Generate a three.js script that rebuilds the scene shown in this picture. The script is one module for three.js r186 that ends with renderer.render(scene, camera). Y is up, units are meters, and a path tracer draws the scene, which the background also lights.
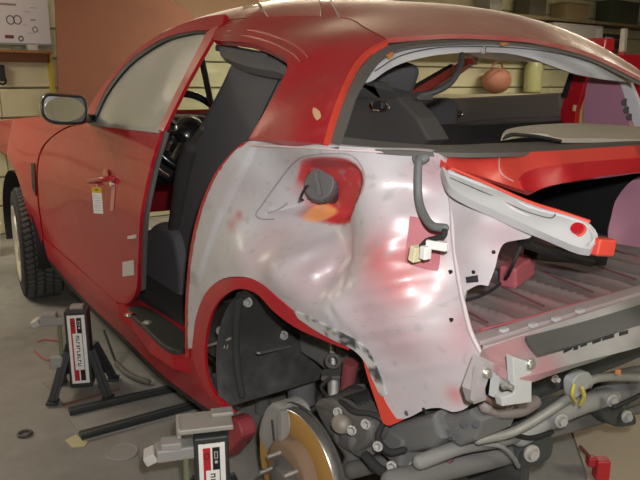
import * as THREE from 'three';
import { RoundedBoxGeometry } from 'three/addons/geometries/RoundedBoxGeometry.js';
import { mergeGeometries } from 'three/addons/utils/BufferGeometryUtils.js';
import { RectAreaLightUniformsLib } from 'three/addons/lights/RectAreaLightUniformsLib.js';
RectAreaLightUniformsLib.init();

// ---------------------------------------------------------------- camera
const scene = new THREE.Scene();
const FOC = 660, YAW = 0.606, PIT = -0.229;
const CPOS = new THREE.Vector3(-1.61, 1.24, 1.30);
const FWD = new THREE.Vector3(Math.sin(YAW) * Math.cos(PIT), Math.sin(PIT), -Math.cos(YAW) * Math.cos(PIT));
const RGT = new THREE.Vector3(Math.cos(YAW), 0, Math.sin(YAW));
const UPV = new THREE.Vector3().crossVectors(RGT, FWD);
const camera = new THREE.PerspectiveCamera(2 * Math.atan(240 / FOC) * 180 / Math.PI, 640 / 480, 0.05, 60);
camera.position.copy(CPOS);
camera.lookAt(CPOS.clone().add(FWD));
scene.add(camera);
const renderer = new THREE.WebGLRenderer({ antialias: true });
renderer.toneMapping = THREE.LinearToneMapping;
renderer.toneMappingExposure = 1.22;
renderer.shadowMap.enabled = true;
scene.background = new THREE.Color(0x000000);

// the flash gun of the person standing here: a small bright source just above the lens
const flash = new THREE.SpotLight(new THREE.Color(1.0, 0.975, 0.965), 6.2, 0, 1.0, 0.35, 2);
flash.position.copy(CPOS).addScaledVector(UPV, 0.09).addScaledVector(RGT, 0.05).addScaledVector(FWD, -0.02);
flash.target.position.copy(CPOS).addScaledVector(FWD, 3);
flash.castShadow = true; flash.shadow.radius = 1;
scene.add(flash, flash.target);
const LAMP_POWER = 28;                       // ceiling tubes, see the lamps below

// ---------------------------------------------------------------- helpers
const V = (x, y, z) => new THREE.Vector3(x, y, z);
let seed = 7;
const rnd = () => { seed = (seed * 1664525 + 1013904223) >>> 0; return seed / 4294967296; };
function hash3(x, y, z) { let n = Math.sin(x * 127.1 + y * 311.7 + z * 74.7) * 43758.5453; return n - Math.floor(n); }
function noise3(x, y, z) {
  const xi = Math.floor(x), yi = Math.floor(y), zi = Math.floor(z), s = t => t * t * (3 - 2 * t);
  const u = s(x - xi), v = s(y - yi), w = s(z - zi), L = (a, b, t) => a + (b - a) * t;
  const h = (i, j, k) => hash3(xi + i, yi + j, zi + k);
  return L(L(L(h(0, 0, 0), h(1, 0, 0), u), L(h(0, 1, 0), h(1, 1, 0), u), v), L(L(h(0, 0, 1), h(1, 0, 1), u), L(h(0, 1, 1), h(1, 1, 1), u), v), w);
}
const fbm = (x, y, z) => 0.5 * noise3(x, y, z) + 0.3 * noise3(x * 2.1, y * 2.1, z * 2.1 + 9) + 0.2 * noise3(x * 4.3, y * 4.3, z * 4.3 + 5);
const sstep = (a, b, t) => { t = Math.min(1, Math.max(0, (t - a) / (b - a))); return t * t * (3 - 2 * t); };
// a pixel of the photograph is a direction; the plane it is read on gives its place
const ray = (px, py) => FWD.clone().addScaledVector(RGT, (px - 320) / FOC).addScaledVector(UPV, (240 - py) / FOC);
const onAxis = (px, py, ax, v) => { const d = ray(px, py); return CPOS.clone().addScaledVector(d, (v - CPOS[ax]) / d[ax]); };
const X = (px, py, v) => onAxis(px, py, 'x', v), Y = (px, py, v) => onAxis(px, py, 'y', v), Z = (px, py, v) => onAxis(px, py, 'z', v);

const used = {};
function numbered(name) { used[name] = (used[name] || 0) + 1; return used[name] === 1 ? name : name + '_' + String(used[name] - 1).padStart(3, '0'); }
function mesh(name, geo, mat, parent) {
  if (Array.isArray(geo)) geo = geo.length ? mergeAll(geo) : new THREE.BufferGeometry();
  const m = new THREE.Mesh(geo, mat); m.name = parent === scene ? numbered(name) : name;
  m.castShadow = true; m.receiveShadow = true; (parent || scene).add(m); return m;
}
function mergeAll(list) {
  list = list.map(g => {
    g = g.index ? g.toNonIndexed() : g.clone();
    for (const k of Object.keys(g.attributes)) if (!['position', 'normal', 'uv'].includes(k)) g.deleteAttribute(k);
    if (!g.attributes.uv) g.setAttribute('uv', new THREE.BufferAttribute(new Float32Array(g.attributes.position.count * 2), 2));
    return g;
  });
  return list.length === 1 ? list[0] : mergeGeometries(list);
}
function thing(name, label, category, pos = [0, 0, 0], group) {
  const o = new THREE.Group(); o.name = numbered(name); o.position.set(...pos); o.userData = { label, category };
  if (group) o.userData.group = group;
  scene.add(o); return o;
}
function tag(o, label, category, group) { o.userData.label = label; o.userData.category = category; if (group) o.userData.group = group; return o; }
function struct(o) { o.userData.kind = 'structure'; return o; }
const box = (x, y, z, w, h, d, r = 0) => { const g = r ? new RoundedBoxGeometry(w, h, d, 2, r) : new THREE.BoxGeometry(w, h, d); g.translate(x, y, z); return g; };
function place(g, a, b) {            // turn a shape standing along y so that it runs a -> b, centred
  const d = b.clone().sub(a); const q = new THREE.Quaternion().setFromUnitVectors(V(0, 1, 0), d.clone().normalize());
  g.applyQuaternion(q); g.translate((a.x + b.x) / 2, (a.y + b.y) / 2, (a.z + b.z) / 2); return g;
}
const rod = (a, b, r, r2 = r, n = 12) => place(new THREE.CylinderGeometry(r2, r, a.distanceTo(b), n), a, b);
function tube(pts, r, seg = 40, n = 10) {   // a round bar along the points with rounded ends
  const g = new THREE.TubeGeometry(new THREE.CatmullRomCurve3(pts, false, 'centripetal'), seg, r, n);
  if (r < 0.005) return g;
  return mergeAll([g, ...[pts[0], pts[pts.length - 1]].map(p => new THREE.SphereGeometry(r * 0.995, n, 6).translate(p.x, p.y, p.z))]);
}
function bar(a, b, w, t, up = V(0, 1, 0)) {   // a square bar a -> b, w along the sideways direction, t along up
  const d = b.clone().sub(a), l = d.length(); d.normalize();
  const s = new THREE.Vector3().crossVectors(d, up).normalize(), u = new THREE.Vector3().crossVectors(s, d);
  const bev = Math.min(w, t) * 0.18;
  const g = new RoundedBoxGeometry(w, t, l, 1, bev);
  g.applyMatrix4(new THREE.Matrix4().makeBasis(s, u, d.clone().negate()));
  g.translate((a.x + b.x) / 2, (a.y + b.y) / 2, (a.z + b.z) / 2); return g;
}
function bolt(p, dir, r = 0.012, h = 0.012) {  // hex head on a washer, facing dir
  const b = p.clone().addScaledVector(dir, h), c = p.clone().addScaledVector(dir, h * 0.3);
  return [rod(p, c, r * 1.5, r * 1.5, 14), rod(c, b, r, r * 0.92, 6)];
}
// thin plate spline
function tps(pts, lam = 1e-4) {
  const n = pts.length, N = n + 3, A = [], U = r2 => r2 < 1e-12 ? 0 : r2 * Math.log(r2);
  for (let i = 0; i < N; i++) A.push(new Float64Array(N + 1));
  for (let i = 0; i < n; i++) {
    for (let j = 0; j < n; j++) A[i][j] = U((pts[i][0] - pts[j][0]) ** 2 + (pts[i][1] - pts[j][1]) ** 2) + (i === j ? lam : 0);
    A[i][n] = A[n][i] = 1; A[i][n + 1] = A[n + 1][i] = pts[i][0]; A[i][n + 2] = A[n + 2][i] = pts[i][1]; A[i][N] = pts[i][2];
  }
  for (let c = 0; c < N; c++) {
    let p = c; for (let r = c + 1; r < N; r++) if (Math.abs(A[r][c]) > Math.abs(A[p][c])) p = r;
    [A[c], A[p]] = [A[p], A[c]];
    for (let r = 0; r < N; r++) if (r !== c && A[r][c]) { const k = A[r][c] / A[c][c]; for (let j = c; j <= N; j++) A[r][j] -= k * A[c][j]; }
  }
  const w = A.map((row, i) => row[N] / row[i]);
  return (u, v) => { let s = w[n] + w[n + 1] * u + w[n + 2] * v; for (let i = 0; i < n; i++) { const r2 = (u - pts[i][0]) ** 2 + (v - pts[i][1]) ** 2; if (r2 > 1e-12) s += w[i] * r2 * Math.log(r2); } return s; };
}
// a smooth sheet w = g(u, v) over a plane with normal n
class Sheet {
  constructor(n, e1, src, extra, lam) {
    this.n = n.clone().normalize(); this.e1 = e1.clone().addScaledVector(this.n, -e1.dot(this.n)).normalize(); this.e2 = new THREE.Vector3().crossVectors(this.n, this.e1).normalize();
    const base = typeof src === 'function' ? src : tps(src.map(p => this.uvw(p)), lam);
    if (typeof src !== 'function') this.ctl = src.filter(p => !p.far).map(p => { const d = p.clone().sub(CPOS), w = d.dot(FWD); return [320 + FOC * d.dot(RGT) / w, 240 - FOC * d.dot(UPV) / w, w]; });
    this.g = extra ? (u, v) => base(u, v) + extra(u, v, this) : base;
  }
  uvw(p) { return [p.dot(this.e1), p.dot(this.e2), p.dot(this.n)]; }
  at(u, v, off = 0) { return this.e1.clone().multiplyScalar(u).addScaledVector(this.e2, v).addScaledVector(this.n, this.g(u, v) + off); }
  normal(u, v, h = 0.004) {
    const gu = (this.g(u + h, v) - this.g(u - h, v)) / (2 * h), gv = (this.g(u, v + h) - this.g(u, v - h)) / (2 * h);
    return this.n.clone().addScaledVector(this.e1, -gu).addScaledVector(this.e2, -gv).normalize();
  }
  hit(px, py) {
    const d = ray(px, py), f = t => { const [u, v, w] = this.uvw(CPOS.clone().addScaledVector(d, t)); return w - this.g(u, v); };
    let want = 0;                       // near which known point of the sheet the crossing lies
    if (this.ctl) { let sw = 0; for (const [cx, cy, w] of this.ctl) { const k = 1 / ((cx - px) ** 2 + (cy - py) ** 2 + 4) ** 2; sw += k; want += k * w; } want /= sw; }
    let f0 = f(0.7), best = null;
    for (let t = 0.73; t < 6.5; t += 0.03) {
      const f1 = f(t);
      if (this.ctl ? f0 > 0 && f1 <= 0 : (f0 < 0) !== (f1 < 0)) { let a = t - 0.03, b = t; for (let k = 0; k < 26; k++) { const m = (a + b) / 2; if ((f(m) < 0) === (f0 < 0)) a = m; else b = m; } if (best === null || Math.abs(a - want) < Math.abs(best - want)) best = a; if (!this.ctl) break; }
      f0 = f1;
    }
    if (best === null || (this.ctl && Math.abs(best - want) > 0.35)) { let bv = 9; for (let t = Math.max(0.7, (want || 3) - 0.3); t < (want ? want + 0.3 : 6.5); t += 0.01) { const q = Math.abs(f(t)); if (q < bv) { bv = q; best = t; } } }
    return CPOS.clone().addScaledVector(d, best);
  }
  uv(px, py) { const [u, v] = this.uvw(this.hit(px, py)); return [u, v]; }
}
function smoothLoop(pts, closed = true, step = 4) {   // Catmull-Rom through the points; a third entry 1 marks a corner
  const out = [], n = pts.length, m = closed ? n : n - 1;
  for (let i = 0; i < m; i++) {
    const p1 = pts[i], p2 = pts[(i + 1) % n];
    const p0 = p1[2] || (!closed && i === 0) ? p1 : pts[(i - 1 + n) % n], p3 = p2[2] || (!closed && i === m - 1) ? p2 : pts[(i + 2) % n];
    const k = Math.max(1, Math.round(Math.hypot(p2[0] - p1[0], p2[1] - p1[1]) / step));
    for (let j = 0; j < k; j++) {
      const t = j / k, t2 = t * t, t3 = t2 * t, f = a => 0.5 * (2 * p1[a] + (p2[a] - p0[a]) * t + (2 * p0[a] - 5 * p1[a] + 4 * p2[a] - p3[a]) * t2 + (3 * p1[a] - p0[a] - 3 * p2[a] + p3[a]) * t3);
      out.push([f(0), f(1)]);
    }
  }
  if (!closed) out.push(pts[n - 1].slice(0, 2));
  return out;
}
// a pressed sheet-metal panel on a Sheet: outline (photo pixels read on the sheet, or u/v), thickness, edges subdivided, optional paint per vertex
function panel(sheet, outline, { edge = 0.03, thick = 0.005, px = true, holes = [], col = null, off = 0, step = 4, smooth = true, flip = false, tail = null } = {}) {
  const conv = o => { const l = px && smooth ? smoothLoop(o, true, step) : o; return l.map(p => { const [u, v] = px ? sheet.uv(p[0], p[1]) : p; return new THREE.Vector2(u, v); }); };
  const loops = [tail ? [...smoothLoop(outline, false, step).map(p => new THREE.Vector2(...sheet.uv(p[0], p[1]))), ...tail.map(p => new THREE.Vector2(...sheet.uvw(p).slice(0, 2)))] : conv(outline), ...holes.map(conv)];
  const pts = [].concat(...loops);
  let tris = THREE.ShapeUtils.triangulateShape(loops[0], loops.slice(1)).map(t => t.slice());
  for (let pass = 0; pass < 9; pass++) {
    const mid = new Map(); let any = false; const next = [];
    const split = (a, b) => { const A = pts[a], B = pts[b]; if (Math.hypot(A.x - B.x, A.y - B.y) <= edge) return -1; const k = a < b ? a + '_' + b : b + '_' + a; if (!mid.has(k)) { mid.set(k, pts.length); pts.push(new THREE.Vector2((A.x + B.x) / 2, (A.y + B.y) / 2)); } any = true; return mid.get(k); };
    for (const [a, b, c] of tris) {
      const ab = split(a, b), bc = split(b, c), ca = split(c, a), s = (ab >= 0) + (bc >= 0) + (ca >= 0);
      if (s === 0) next.push([a, b, c]);
      else if (s === 3) next.push([a, ab, ca], [ab, b, bc], [ca, bc, c], [ab, bc, ca]);
      else if (s === 1) { if (ab >= 0) next.push([a, ab, c], [ab, b, c]); else if (bc >= 0) next.push([a, b, bc], [a, bc, c]); else next.push([a, b, ca], [ca, b, c]); }
      else if (ab < 0) next.push([c, ca, bc], [a, b, bc], [a, bc, ca]);
      else if (bc < 0) next.push([a, ab, ca], [ab, b, c], [ab, c, ca]);
      else next.push([b, bc, ab], [a, ab, bc], [a, bc, c]);
    }
    tris = next; if (!any) break;
  }
  const P = [], N = [], UV = [], C = [], I = [], n = pts.length;
  const nr = pts.map(p => sheet.normal(p.x, p.y)), sgn = flip ? -1 : 1;
  for (const s of [0, 1]) pts.forEach((p, i) => {
    const q = sheet.at(p.x, p.y, off).addScaledVector(nr[i], -s * thick * sgn); P.push(q.x, q.y, q.z);
    const m = s ? -sgn : sgn; N.push(nr[i].x * m, nr[i].y * m, nr[i].z * m); UV.push(p.x, p.y);
    if (col) C.push(...col(q, p.x, p.y));
  });
  const count = new Map();
  for (let [a, b, c] of tris) {
    const A = pts[a], B = pts[b], D = pts[c]; if ((B.x - A.x) * (D.y - A.y) - (B.y - A.y) * (D.x - A.x) < 0) [b, c] = [c, b];
    if (!flip) I.push(a, b, c, a + n, c + n, b + n); else I.push(a, c, b, a + n, b + n, c + n);
    for (const [i, j] of [[a, b], [b, c], [c, a]]) { const k = i < j ? i + '_' + j : j + '_' + i; count.set(k, count.has(k) ? null : [i, j]); }
  }
  for (const e of count.values()) if (e) {
    const [i, j] = e, o = P.length / 3;
    for (const k of [i, j, j + n, i + n]) { P.push(P[k * 3], P[k * 3 + 1], P[k * 3 + 2]); UV.push(UV[k * 2], UV[k * 2 + 1]); if (col) C.push(C[k * 3], C[k * 3 + 1], C[k * 3 + 2]); }
    const d = V(P[j * 3] - P[i * 3], P[j * 3 + 1] - P[i * 3 + 1], P[j * 3 + 2] - P[i * 3 + 2]).cross(nr[i]).normalize();
    for (let k = 0; k < 4; k++) N.push(d.x, d.y, d.z);
    I.push(o, o + 2, o + 1, o, o + 3, o + 2);
  }
  const g = new THREE.BufferGeometry();
  g.setAttribute('position', new THREE.Float32BufferAttribute(P, 3)); g.setAttribute('normal', new THREE.Float32BufferAttribute(N, 3));
  g.setAttribute('uv', new THREE.Float32BufferAttribute(UV, 2)); if (col) g.setAttribute('color', new THREE.Float32BufferAttribute(C, 3));
  g.setIndex(I); return g;
}
// a flat plate from photo pixels on an axis plane, extruded away from the camera
function plate(pxs, ax, v, depth, { smooth = false, step = 4, bevel = 0, holes = [] } = {}) {
  const other = ax === 'x' ? ['z', 'y'] : ax === 'y' ? ['x', 'z'] : ['x', 'y'];
  const cv = o => (smooth ? smoothLoop(o, true, step) : o).map(p => { const q = onAxis(p[0], p[1], ax, v); return new THREE.Vector2(q[other[0]], q[other[1]]); });
  const sh = new THREE.Shape(cv(pxs)); for (const h of holes) sh.holes.push(new THREE.Path(cv(h)));
  const g = new THREE.ExtrudeGeometry(sh, { depth: Math.abs(depth), bevelEnabled: bevel > 0, bevelSize: bevel, bevelThickness: bevel, bevelOffset: -bevel, bevelSegments: 3, curveSegments: 8 });
  const p = g.attributes.position, s = Math.sign(depth);
  const m = new THREE.Matrix4(), E = { x: V(1, 0, 0), y: V(0, 1, 0), z: V(0, 0, 1) };
  m.makeBasis(E[other[0]], E[other[1]], E[ax].clone().multiplyScalar(s)); m.setPosition(E[ax].clone().multiplyScalar(v));
  g.applyMatrix4(m);
  if (m.determinant() < 0) { const a = p.array; for (let i = 0; i < a.length; i += 9) for (let k = 0; k < 3; k++) { const t = a[i + 3 + k]; a[i + 3 + k] = a[i + 6 + k]; a[i + 6 + k] = t; } g.computeVertexNormals(); }
  return g;
}
function lathe(profile, a, dir, n = 40) { const g = new THREE.LatheGeometry(profile.map(p => new THREE.Vector2(p[0], p[1])), n); g.applyQuaternion(new THREE.Quaternion().setFromUnitVectors(V(0, 1, 0), dir.clone().normalize())); g.translate(a.x, a.y, a.z); return g; }

// ---------------------------------------------------------------- materials
const lin = (r, g, b) => new THREE.Color().setRGB(r, g, b);
const M = (r, g, b, rough = 0.6, o = {}) => new THREE.MeshPhysicalMaterial({ color: lin(r, g, b), roughness: rough, side: THREE.DoubleSide, ...o });
function noiseTex(size, fn, rep) {
  const d = new Uint8Array(size * size * 4);
  for (let j = 0; j < size; j++) for (let i = 0; i < size; i++) { const c = fn(i / size, j / size); d.set([c[0], c[1], c[2], 255], (j * size + i) * 4); }
  const t = new THREE.DataTexture(d, size, size); t.wrapS = t.wrapT = THREE.RepeatWrapping; t.magFilter = THREE.LinearFilter; t.minFilter = THREE.LinearFilter; t.generateMipmaps = false;
  if (rep) t.repeat.set(rep, rep); t.needsUpdate = true; return t;
}
const pn = (u, v, k, s) => { const L = (a, b, t) => a + (b - a) * t; const f = (a, b) => fbm(a * k, b * k, s); return L(L(f(u, v), f(u - 1, v), u), L(f(u, v - 1), f(u - 1, v - 1), u), v); };
const dustRough = noiseTex(256, (u, v) => { const n = pn(u, v, 9, 2); const r = 60 + 90 * n; return [r, r, r]; });
dustRough.repeat.set(1.4, 1.4);
const fineBump = noiseTex(256, (u, v) => { const n = hash3(Math.floor(u * 256), Math.floor(v * 256), 3) * 0.5 + 0.5 * pn(u, v, 40, 5); return [n * 255, n * 255, n * 255]; });
fineBump.repeat.set(6, 6);
const dustCol = noiseTex(256, (u, v) => { const n = sstep(0.42, 0.8, pn(u, v, 7, 11)) * 0.05 + sstep(0.60, 0.75, pn(u, v, 30, 4)) * 0.06; const s = (a, b) => Math.round(255 * Math.pow(a + (b - a) * n, 1 / 2.2)); return [s(0.40, 0.44), s(0.003, 0.30), s(0.013, 0.26)]; });
dustCol.colorSpace = THREE.SRGBColorSpace; dustCol.repeat.set(1.1, 1.1);
const red = M(1, 1, 1, 0.38, { map: dustCol, clearcoat: 0.45, clearcoatRoughness: 0.08, specularIntensity: 0.25, sheen: 0.05, sheenColor: lin(1.0, 0.84, 0.74), sheenRoughness: 0.35 });
const roofMottle = noiseTex(256, (u, v) => { const n = 0.10 + sstep(0.30, 0.75, pn(u, v, 7, 15)) * 0.30 + sstep(0.55, 0.75, pn(u, v, 30, 4)) * 0.14; const s = (a, b) => Math.round(255 * Math.pow(a + (b - a) * n, 1 / 2.2)); return [s(0.40, 0.52), s(0.010, 0.42), s(0.014, 0.33)]; });
roofMottle.colorSpace = THREE.SRGBColorSpace; roofMottle.repeat.set(1.1, 1.1);
const redTan = M(1, 1, 1, 0.45, { map: roofMottle, clearcoat: 1, clearcoatRoughness: 0.25, sheen: 1, sheenColor: lin(1.0, 0.86, 0.70), sheenRoughness: 0.40 });  // roof red, mottled with tan and given a tan sheen colour
const redClean = M(1, 1, 1, 0.38, { map: dustCol, clearcoat: 1, clearcoatRoughness: 0.12, specularIntensity: 0.3, sheen: 0.06, sheenColor: lin(1.0, 0.84, 0.70), sheenRoughness: 0.4 });
const redSill = M(1, 1, 1, 0.5, { map: dustCol, clearcoat: 0.45, clearcoatRoughness: 0.2, specularIntensity: 0.4 });
const redPlain = M(0.42, 0.004, 0.013, 0.42, { clearcoat: 0.7, clearcoatRoughness: 0.15 });
const redOrange = M(0.62, 0.06, 0.035, 0.5);
const primer = M(0.50, 0.49, 0.50, 0.42, { clearcoat: 0.25, clearcoatRoughness: 0.3 });
const primerV = M(1, 1, 1, 0.42, { vertexColors: true, clearcoat: 0.28, clearcoatRoughness: 0.24 });
const primerLight = M(0.47, 0.475, 0.485, 0.5);
const seam = M(0.10, 0.10, 0.11, 0.8);
const pinkPaint = M(0.42, 0.20, 0.28, 0.6);
const pinkRed = M(0.40, 0.10, 0.12, 0.55);
const black = M(0.012, 0.012, 0.013, 0.6);
const blackGloss = M(0.012, 0.013, 0.014, 0.25, { clearcoat: 0.6, clearcoatRoughness: 0.1 });
const rubber = M(0.022, 0.022, 0.023, 0.8, { bumpMap: fineBump, bumpScale: 0.0006 });
const charcoal = M(0.12, 0.12, 0.128, 0.9, { bumpMap: fineBump, bumpScale: 0.0008, sheen: 0.3 });
const darkTrim = M(0.045, 0.043, 0.042, 0.75, { bumpMap: fineBump, bumpScale: 0.0005 });
const brownTrim = M(0.15, 0.125, 0.105, 0.7, { bumpMap: fineBump, bumpScale: 0.0005 });
const greyPlastic = M(0.075, 0.080, 0.080, 0.55);
const underGrey = M(0.15, 0.15, 0.145, 0.8, { bumpMap: fineBump, bumpScale: 0.001 });
const underDark = M(0.045, 0.05, 0.048, 0.85, { bumpMap: fineBump, bumpScale: 0.001 });
const steel = M(0.42, 0.41, 0.39, 0.45, { metalness: 0.75, bumpMap: fineBump, bumpScale: 0.0006 });
const steelBright = M(0.72, 0.71, 0.68, 0.28, { metalness: 0.9 });
const castIron = M(0.15, 0.143, 0.132, 0.65, { metalness: 0.35, bumpMap: fineBump, bumpScale: 0.0015 });
const chrome = M(0.85, 0.85, 0.84, 0.08, { metalness: 1 });
const urethane = M(0.11, 0.105, 0.095, 0.85, { bumpMap: fineBump, bumpScale: 0.0012 });
const white = M(0.75, 0.75, 0.73, 0.55);
const creamPlastic = M(0.70, 0.66, 0.42, 0.5);
const tapeOrange = M(0.55, 0.22, 0.08, 0.6);
const copper = M(0.55, 0.22, 0.10, 0.5, { metalness: 0.4 });

// ================================================================ the garage
const concrete = (() => {
  const t = noiseTex(512, (u, v) => {
    const n = pn(u, v, 6, 21), f = pn(u, v, 60, 3), st = sstep(0.60, 0.78, pn(u, v, 14, 44));
    let k = 0.25 + 0.13 * (n - 0.5) * 2 + 0.06 * (f - 0.5) * 2; k *= 1 - 0.35 * st;
    const s = a => Math.round(255 * Math.pow(Math.max(0, a), 1 / 2.2)); return [s(k * 1.03), s(k * 0.99), s(k * 0.91)];
  }); t.colorSpace = THREE.SRGBColorSpace; t.repeat.set(0.33, 0.33); return t;
})();
const floorMat = M(1, 1, 1, 0.75, { map: concrete, bumpMap: fineBump, bumpScale: 0.0008 });
function uvXZ(g) { const p = g.attributes.position, u = g.attributes.uv; for (let i = 0; i < p.count; i++) u.setXY(i, p.getX(i), p.getZ(i)); return g; }
const WX0 = -4.2, WX1 = 10.2, WZ0 = -4.8, WZ1 = 5.2, WH = 2.75;
struct(mesh('floor', uvXZ(box((WX0 + WX1) / 2, -0.06, (WZ0 + WZ1) / 2, WX1 - WX0 + 0.4, 0.12, WZ1 - WZ0 + 0.4)), floorMat, scene));
const ceilMat = M(0.72, 0.68, 0.58, 0.9), wallMat = M(0.66, 0.63, 0.54, 0.85);
struct(mesh('ceiling', box((WX0 + WX1) / 2, WH + 0.06, (WZ0 + WZ1) / 2, WX1 - WX0 + 0.4, 0.12, WZ1 - WZ0 + 0.4), ceilMat, scene));
struct(mesh('wall_left', box(WX0 - 0.06, WH / 2, (WZ0 + WZ1) / 2, 0.12, WH, WZ1 - WZ0), wallMat, scene));
struct(mesh('wall_right', box(WX1 + 0.06, WH / 2, (WZ0 + WZ1) / 2, 0.12, WH, WZ1 - WZ0), wallMat, scene));
struct(mesh('wall_back', box((WX0 + WX1) / 2, WH / 2, WZ1 + 0.06, WX1 - WX0, WH, 0.12), wallMat, scene));
{ // front wall clad in long horizontal boards, each its own piece
  const w = struct(mesh('wall_front', box((WX0 + WX1) / 2, WH / 2, WZ0 - 0.09, WX1 - WX0, WH, 0.12), M(0.32, 0.29, 0.20, 0.9), scene));
  const mats = [M(0.60, 0.57, 0.38, 0.7), M(0.57, 0.54, 0.35, 0.7), M(0.63, 0.59, 0.40, 0.7)];
  const hgt = 0.245, n = Math.ceil(WH / hgt), len = 3.6;
  for (let j = 0; j < n; j++) for (let i = 0; i < 4; i++) {
    const y = (j + 0.5) * hgt; if (y > WH - 0.05) continue;
    const b = new RoundedBoxGeometry(len - 0.006, hgt - 0.016, 0.03, 1, 0.006);
    b.translate(WX0 + (i + 0.5) * len, y, WZ0 - 0.015); mesh('plank', b, mats[(i + j * 2) % 3], w);
  }
}
// unseen hanging tube lamps; upward glow added to brighten the ceiling for reflections
function ceilingLamp(x, z, label, w = 1.5, d = 0.32, along = 'x') {
  const t = thing('ceiling_lamp', label, 'lamp', [x, WH - 0.42, z]);
  const W = along === 'x' ? w : d, D = along === 'x' ? d : w, glow = new THREE.MeshStandardMaterial({ color: 0xffffff, emissive: lin(1.0, 0.91, 0.74), emissiveIntensity: 3.0 });
  mesh('housing', mergeAll([box(-W / 2 + 0.01, 0, 0, 0.02, 0.07, D), box(W / 2 - 0.01, 0, 0, 0.02, 0.07, D), box(0, 0, -D / 2 + 0.01, W - 0.04, 0.07, 0.02), box(0, 0, D / 2 - 0.01, W - 0.04, 0.07, 0.02), box(0, 0, 0, W - 0.04, 0.012, D - 0.04)]), M(0.7, 0.7, 0.68, 0.5), t);
  mesh('diffuser', box(0, -0.028, 0, W - 0.06, 0.012, D - 0.06), glow, t);
  mesh('added_top_glow', box(0, 0.028, 0, W - 0.06, 0.012, D - 0.06), glow, t);
  for (const k of [-1, 1]) mesh('cord', rod(V(along === 'x' ? k * w * 0.4 : 0, 0.034, along === 'x' ? 0 : k * w * 0.4), V(along === 'x' ? k * w * 0.4 : 0, 0.42, along === 'x' ? 0 : k * w * 0.4), 0.006), black, t);
  for (const dn of [1, -1]) {  // the upward one is added to brighten the ceiling
    const l = new THREE.RectAreaLight(lin(1.0, 0.91, 0.74), LAMP_POWER * (dn > 0 ? 1 : 0.45), W - 0.06, D - 0.06);
    l.position.set(0, -0.042 * dn, 0); l.rotation.x = -dn * Math.PI / 2; t.add(l);
  }
  return t;
}
ceilingLamp(1.6, -3.3, 'tube lamp on the ceiling above the bonnet of the red car');
ceilingLamp(-2.5, -3.2, 'tube lamp on the ceiling beside the left front wing of the red car');  // set here to brighten the wall that the door reflects
ceilingLamp(5.2, -2.9, 'tube lamp on the ceiling before the shelving on the front wall');
ceilingLamp(0.6, 2.9, 'tube lamp on the ceiling behind the tail of the red car');

// ================================================================ the car
const car = thing('car', 'red coupe under repair with its left rear quarter stripped to grey primer', 'car');
const NX = V(-1, 0, 0), NY = V(0, 1, 0), EZ = V(0, 0, 1);

// bodyside x as a function of height
const prof = [[0.20, -0.80], [0.30, -0.832], [0.36, -0.845], [0.44, -0.846], [0.56, -0.854], [0.70, -0.872], [0.82, -0.894], [0.87, -0.889], [0.94, -0.871], [1.02, -0.855], [1.10, -0.830], [1.16, -0.795], [1.3, -0.70]];
function lerpTab(tab, t) { if (t <= tab[0][0]) return tab[0][1]; for (let i = 1; i < tab.length; i++) if (t <= tab[i][0]) { const a = tab[i - 1], b = tab[i], k = (t - a[0]) / (b[0] - a[0]); return a[1] + (b[1] - a[1]) * k; } return tab[tab.length - 1][1]; }
const sideX = t => { let a = 0, w = 0; for (let k = -14; k <= 14; k++) { const g = Math.exp(-((k / 7) ** 2)); a += g * lerpTab(prof, t + k * 0.0065); w += g; } return a / w; };
// e1 = z, n = -x  =>  e2 = n x e1 = (-1,0,0)x(0,0,1) = (0,1,0)
const side = new Sheet(NX, EZ, (z, y) => {
  let x = sideX(y);
  const f = Math.exp(-(((z + 2.70) / 0.42) ** 2)) * Math.exp(-(((y - 0.66) / 0.32) ** 2));
  x -= 0.035 * f;                                   // wing bulges over the wheel
  x += 0.16 * sstep(-2.9, -3.7, z);
  return -x;
});
// ---- left front door
const doorOut = [[90, 122.5, 1], [70, 127], [53, 137], [42, 151], [38, 170], [39, 200], [42, 224], [44, 237, 1], [80, 269], [116, 302, 1], [126, 304], [133, 298], [137, 284], [138.5, 250], [140.5, 215], [146, 185], [152, 160], [161, 131, 1], [125, 127]];
const door = mesh('front_door', panel(side, doorOut, { edge: 0.016, thick: 0.02 }), red, car);
{
  mesh('door_edge', panel(side, [[138, 250, 1], [140.5, 215], [146, 185], [152, 160], [161, 131, 1], [163, 132, 1], [154.5, 160], [148.5, 186], [143, 215], [141, 250], [140, 290, 1], [138, 292, 1]], { edge: 0.03, thick: 0.010, off: -0.012 }), M(0.10, 0.10, 0.105, 0.6), door);
}
// window glass with its frame
const glassSheet = new Sheet(V(-0.8, 0.6, 0), EZ, [X(90, 122, -0.825), X(125, 127, -0.822), X(160, 131, -0.818), X(160, 90, -0.745), X(130, 62, -0.71), X(110, 90, -0.765), X(205, 33, -0.61), X(215, 26, -0.592), X(165, 40, -0.64), X(185, 80, -0.70)]);
mesh('door_glass', panel(glassSheet, [[93, 120, 1], [125, 125], [158, 129, 1], [182, 81], [207, 33, 1], [192, 33], [163, 41], [130, 63], [106, 93]], { edge: 0.05, thick: 0.004, off: -0.008 }), M(0.60, 0.60, 0.56, 0.12, { transmission: 0.25, thickness: 0, sheen: 0.6, sheenColor: lin(1, 0.95, 0.85), sheenRoughness: 0.5 }), door);
mesh('window_frame', panel(glassSheet, [[157, 131, 1], [181, 82], [206, 33, 1], [213, 27], [219, 26, 1], [213.5, 36], [187, 83], [162.5, 132.5, 1]], { edge: 0.04, thick: 0.012 }), redPlain, door);
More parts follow.
